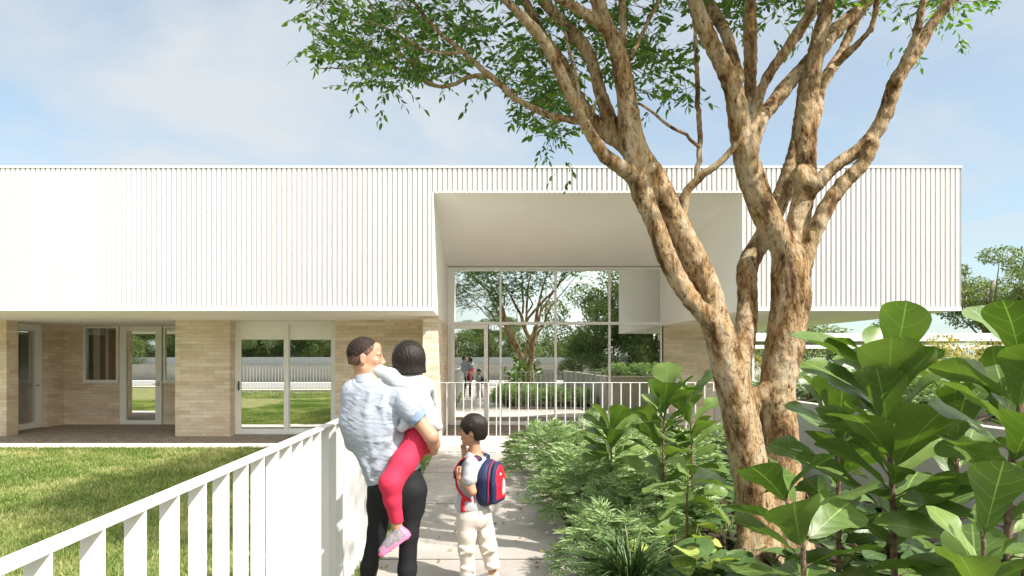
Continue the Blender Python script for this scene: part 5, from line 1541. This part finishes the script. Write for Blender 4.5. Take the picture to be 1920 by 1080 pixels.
# ---------------------------------------------------------------- the boy
YK = 4.6
def k_(px, py, dy=0.0): return P(px, py, YK) + np.array([0, dy, 0])
boy = thing('person', 'boy in a grey T-shirt and beige trousers looking left, wearing a backpack on the path', 'person', (k_(895, 1099)[0], YK, 0))
F_, L_, U_ = basis((-0.90, 0.43))
hB = basis((-0.985, 0.17), -0.03)
bc = k_(886, 808)
def kb(o, a, b_, d): return o + F_*a + L_*b_ + U_*d
v = Vol((-0.36, 4.2, -0.01), (0.36, 5.0, 1.30), 0.0045)
head(v, bc, hB, 0.86)
v.cone(k_(892, 855), k_(889, 826), 0.043, 0.039, 0.02)
v.cone(k_(890, 872), k_(887, 945), 0.085, 0.088, 0.04, (1, 1.15, 1))
v.chain([k_(878, 960, -0.03), k_(876, 1015, -0.03), k_(874, 1085, -0.03)], [0.06, 0.042, 0.03], 0.02)
v.chain([k_(902, 960, 0.05), k_(912, 1015, 0.05), k_(926, 1085, 0.05)], [0.06, 0.042, 0.03], 0.02)
# camera-side arm: down to the elbow, forearm forward and up to the strap
el = k_(886, 914, -0.14); wl = k_(862, 890, -0.10)
v.chain([k_(884, 866, -0.09), k_(882, 892, -0.12), el, wl], [0.036, 0.032, 0.029, 0.021], 0.012)
hand(v, wl, (-0.45, 0.15, 1.0), (0.9, 0.35, 0.2), 0.66, -1, (0.6, 0.9, 0.7), thumb_in=0.7)
# far arm: forearm raised, fingers at the mouth
w2 = k_(871, 856, 0.05)
v.chain([k_(884, 868, 0.12), k_(872, 892, 0.14), w2], [0.036, 0.028, 0.020], 0.012)
hand(v, w2, (-0.12, -0.1, 1.0), (-0.3, -0.9, 0.0), 0.64, 1, (0.15, 0.25, 0.3), thumb_in=0.3)
for x in (k_(874, 1092, -0.03), k_(926, 1092, 0.05)):
    v.cone((x[0], x[1], 0.05), (x[0] - 0.06, x[1] + 0.03, 0.03), 0.03, 0.022, 0.02)
v.build('body', M['skin2'], boy)
face_bits(bc, hB, 0.86, boy)
f, l, u = hB; Mx = np.array([f, l, u])
v = Vol(bc - 0.15, bc + 0.16, 0.0034)
v.ell(bc + f*-0.012 + u*0.036, np.array([0.101, 0.084, 0.093]), 0, Mx)
v.ell(bc + f*-0.040 + u*-0.012, np.array([0.066, 0.070, 0.072]), 0.02, Mx)
v.carve_ell(bc + f*0.094 + u*-0.042, np.array([0.062, 0.085, 0.070]), 0.008, Mx)
v.carve_ell(bc + f*0.006 + l*0.09 + u*-0.045, np.array([0.034, 0.05, 0.056]), 0.008, Mx)
v.carve_ell(bc + f*0.006 - l*0.09 + u*-0.045, np.array([0.034, 0.05, 0.056]), 0.008, Mx)
v.cut((0, 0, -1), bc + u*-0.062)
v.fold(0.0016, (95, 95, 12), 8, 0.5)
v.build('hair', M['hair'], boy)
# tee
v = Vol((-0.34, 4.2, 0.5), (0.34, 5.0, 1.10), 0.0045)
v.cone(k_(886, 864, -0.085), k_(892, 864, 0.095), 0.048, 0.048, 0.03)
v.cone(k_(891, 858), k_(890, 852), 0.062, 0.050, 0.02)
v.cone(k_(889, 876), k_(886, 945), 0.100, 0.112, 0.04, (1, 1.1, 1))
v.cone(k_(886, 945), k_(884, 956), 0.112, 0.122, 0.03, (1, 1.1, 1))
v.chain([k_(884, 868, -0.095), k_(881, 893, -0.125)], [0.050, 0.053], 0.02)
v.chain([k_(886, 868, 0.11), k_(875, 888, 0.13)], [0.050, 0.052], 0.02)
v.fold(0.0022, (12, 12, 22), 51, 1.0)
v.cut((0, 0, -1), k_(886, 952)); v.cut((0.35, 0, 1), k_(888, 850))
# sleeve hem
M4 = None
v.build('tee_shirt', M['tee'], boy)
v = Vol((-0.34, 4.2, 0.0), (0.34, 5.0, 0.75), 0.0048)
v.cone(k_(886, 946), k_(888, 965), 0.110, 0.122, 0.03, (1, 1.05, 1))
v.chain([k_(877, 970, -0.03), k_(876, 1000, -0.035), k_(875, 1028, -0.03), k_(877, 1062, -0.03), k_(877, 1071, -0.03)], [0.078, 0.070, 0.060, 0.052, 0.060], 0.02)
v.chain([k_(904, 970, 0.05), k_(910, 1000, 0.05), k_(916, 1028, 0.05), k_(924, 1066, 0.05), k_(926, 1079, 0.05)], [0.080, 0.070, 0.062, 0.052, 0.056], 0.02)
v.fold(0.0040, (13, 13, 16), 64, 0.5)
for (x0, y0, x1, y1, dy) in ((862,1018,886,1030,-0.09),(864,1032,888,1024,-0.09),(904,1022,926,1032,-0.02),(906,1038,928,1028,-0.02),(866,1058,890,1064,-0.075),(914,1060,936,1066,0.0),(880,968,898,980,-0.06),(900,985,906,1005,-0.02)):
    v.cone(k_(x0, y0, dy), k_(x1, y1, dy), 0.006, 0.010, 0.022)
v.cut((0.25, 0, -1), k_(877, 1080))
v.build('trousers', M['beige'], boy)
sneaker((k_(880, 0, -0.03)[0], YK - 0.04, 0.016), (k_(850, 0)[0], YK + 0.0, 0.016), (0, 0, 1), 0.95, boy, M['shoe_white'], M['shoe_white'], M['lace'])
sneaker((k_(930, 0)[0], YK + 0.04, 0.016), (k_(900, 0)[0], YK + 0.08, 0.016), (0, 0, 1), 0.95, boy, M['shoe_white'], M['shoe_white'], M['lace'])
# backpack
pc = kb(k_(916, 903), 0, 0.0, 0.0) + np.array([0.0, -0.02, 0])
bp = thing('backpack', 'navy and red child backpack with red front pocket and white patch, worn by the boy', 'backpack', tuple(pc))
Mp = np.array([F_, L_, U_])
v = Vol(pc - 0.27, pc + 0.27, 0.0042)
v.rbox(pc - U_*0.035, (0.066, 0.125, 0.120), 0.058, Mp, 0.01)
v.ell(pc + U_*0.055, (0.068, 0.120, 0.112), 0.04, Mp)
v.fold(0.0019, (40, 40, 30), 71, 1.0)
body_bp = v.build('pack_body', M['navy'], bp)
# front pocket: raised rounded red panel with navy rim
v = Vol(pc - 0.27, pc + 0.27, 0.0036)
v.ell(pc - F_*0.072 + U_*0.012, (0.028, 0.108, 0.140), 0.0, Mp); v.rbox(pc - F_*0.070 - U_*0.06, (0.024, 0.100, 0.078), 0.023, Mp, 0.02)
v.build('pocket_rim', M['navy'], bp)
v = Vol(pc - 0.27, pc + 0.27, 0.0034)
v.ell(pc - F_*0.084 + U_*0.014, (0.026, 0.084, 0.118), 0.0, Mp); v.rbox(pc - F_*0.080 - U_*0.055, (0.024, 0.078, 0.062), 0.022, Mp, 0.02)
fpk = v.build('front_pocket', M['red_nylon'], bp)
v = Vol(pc - 0.27, pc + 0.27, 0.0026)
v.ell(pc - F_*0.104 - U_*0.042 - L_*0.022, (0.010, 0.032, 0.048), 0.0, Mp); v.ell(pc - F_*0.105 - U_*0.008 - L_*0.018, (0.010, 0.018, 0.050), 0.02, Mp)
v.build('white_patch', M['girl_top'], fpk)
v = Vol(pc - 0.27, pc + 0.27, 0.0024)
v.ell(pc - F_*0.1025 + U_*0.068 + L_*0.026, (0.010, 0.012, 0.012), 0.0, Mp); v.build('white_dot', M['girl_top'], fpk)
# piping along the edges
a = Acc(); th = np.linspace(0, PI, 18)
for sg, ff in ((1, 0.05), (1, -0.052), (-1, 0.05)):
    pts = [pc + F_*ff + L_*0.119*sg*1.0 + U_*z for z in (-0.13, -0.06, 0.03)]
    pts += [pc + F_*ff + L_*0.112*sg*math.cos(t) + U_*(0.055 + 0.108*math.sin(t)) for t in np.linspace(0.15, 1.5, 8)]
    a.tube(pts, [0.0035]*len(pts), 6)
a.build('piping', M['red_nylon'], bp)
a = Acc(); a.tube([pc + F_*0.055 + L_*(0.028*math.cos(t)) + U_*(0.155 + 0.055*math.sin(t)) for t in np.linspace(0, PI, 10)], [0.008]*10, 8)
a.build('handle', M['red_nylon'], bp)
def ribbon(name, pts, w, m, parent, side):
    P_, _ = catmull(pts, [0]*len(pts), 0.02); side = np.array(side, float); n_ = len(P_)
    tg = np.gradient(P_, axis=0); tg /= np.linalg.norm(tg, axis=1)[:, None]
    s_ = side - tg * (tg @ side)[:, None]; s_ /= np.linalg.norm(s_, axis=1)[:, None]; nn = np.cross(tg, s_)
    h = 0.005
    V = np.concatenate([P_ - s_*w/2 - nn*h, P_ + s_*w/2 - nn*h, P_ + s_*w/2 + nn*h, P_ - s_*w/2 + nn*h]); i = np.arange(n_-1)
    Q_ = np.concatenate([np.stack([i+a_*n_, i+1+a_*n_, i+1+((a_+1) % 4)*n_, i+((a_+1) % 4)*n_], 1) for a_ in range(4)])
    E_ = np.array([[0, n_, 2*n_, 3*n_], [n_-1, 4*n_-1, 3*n_-1, 2*n_-1]])
    return mesh_np(name, V, [np.concatenate([Q_, E_])], m, parent, True)
for sg in (1, -1):
    o = L_ * sg
    base = k_(890, 866)
    top = base + o*0.062 + U_*0.052
    pts = [pc + F_*0.06 + o*0.055 + U_*0.115, base - F_*0.075 + o*0.068 + U_*0.035, top - F_*0.02 + U_*0.0, base + F_*0.060 + o*0.072 + U_*0.022, base + F_*0.104 + o*0.088 - U_*0.05, base + F_*0.100 + o*0.102 - U_*0.11]
    ribbon('strap', pts, 0.050, M['navy'], bp, o)
    pe = [q + 0.0 for q in pts]
    a = Acc(); Pp, _ = catmull([q + o*0.027 + U_*0.002 for q in pts[1:]], [0]*5, 0.03); a.tube(Pp, [0.0035]*len(Pp), 6); a.build('strap_edge', M['red_nylon'], bp)
    pts2 = [base + F_*0.100 + o*0.102 - U_*0.11, base + F_*0.075 + o*0.122 - U_*0.17, base + F_*0.01 + o*0.125 - U_*0.235, pc + F_*0.05 + o*0.10 - U_*0.13]
    ribbon('webbing', pts2, 0.018, M['red_nylon'], bp, U_)
base = k_(890, 866)
ribbon('webbing', [kb(base, 0.02, 0.128, -0.23), kb(base, 0.03, 0.132, -0.28), kb(base, 0.026, 0.136, -0.335)], 0.026, M['red_nylon'], bp, F_)
print('objects', len(bpy.data.objects))
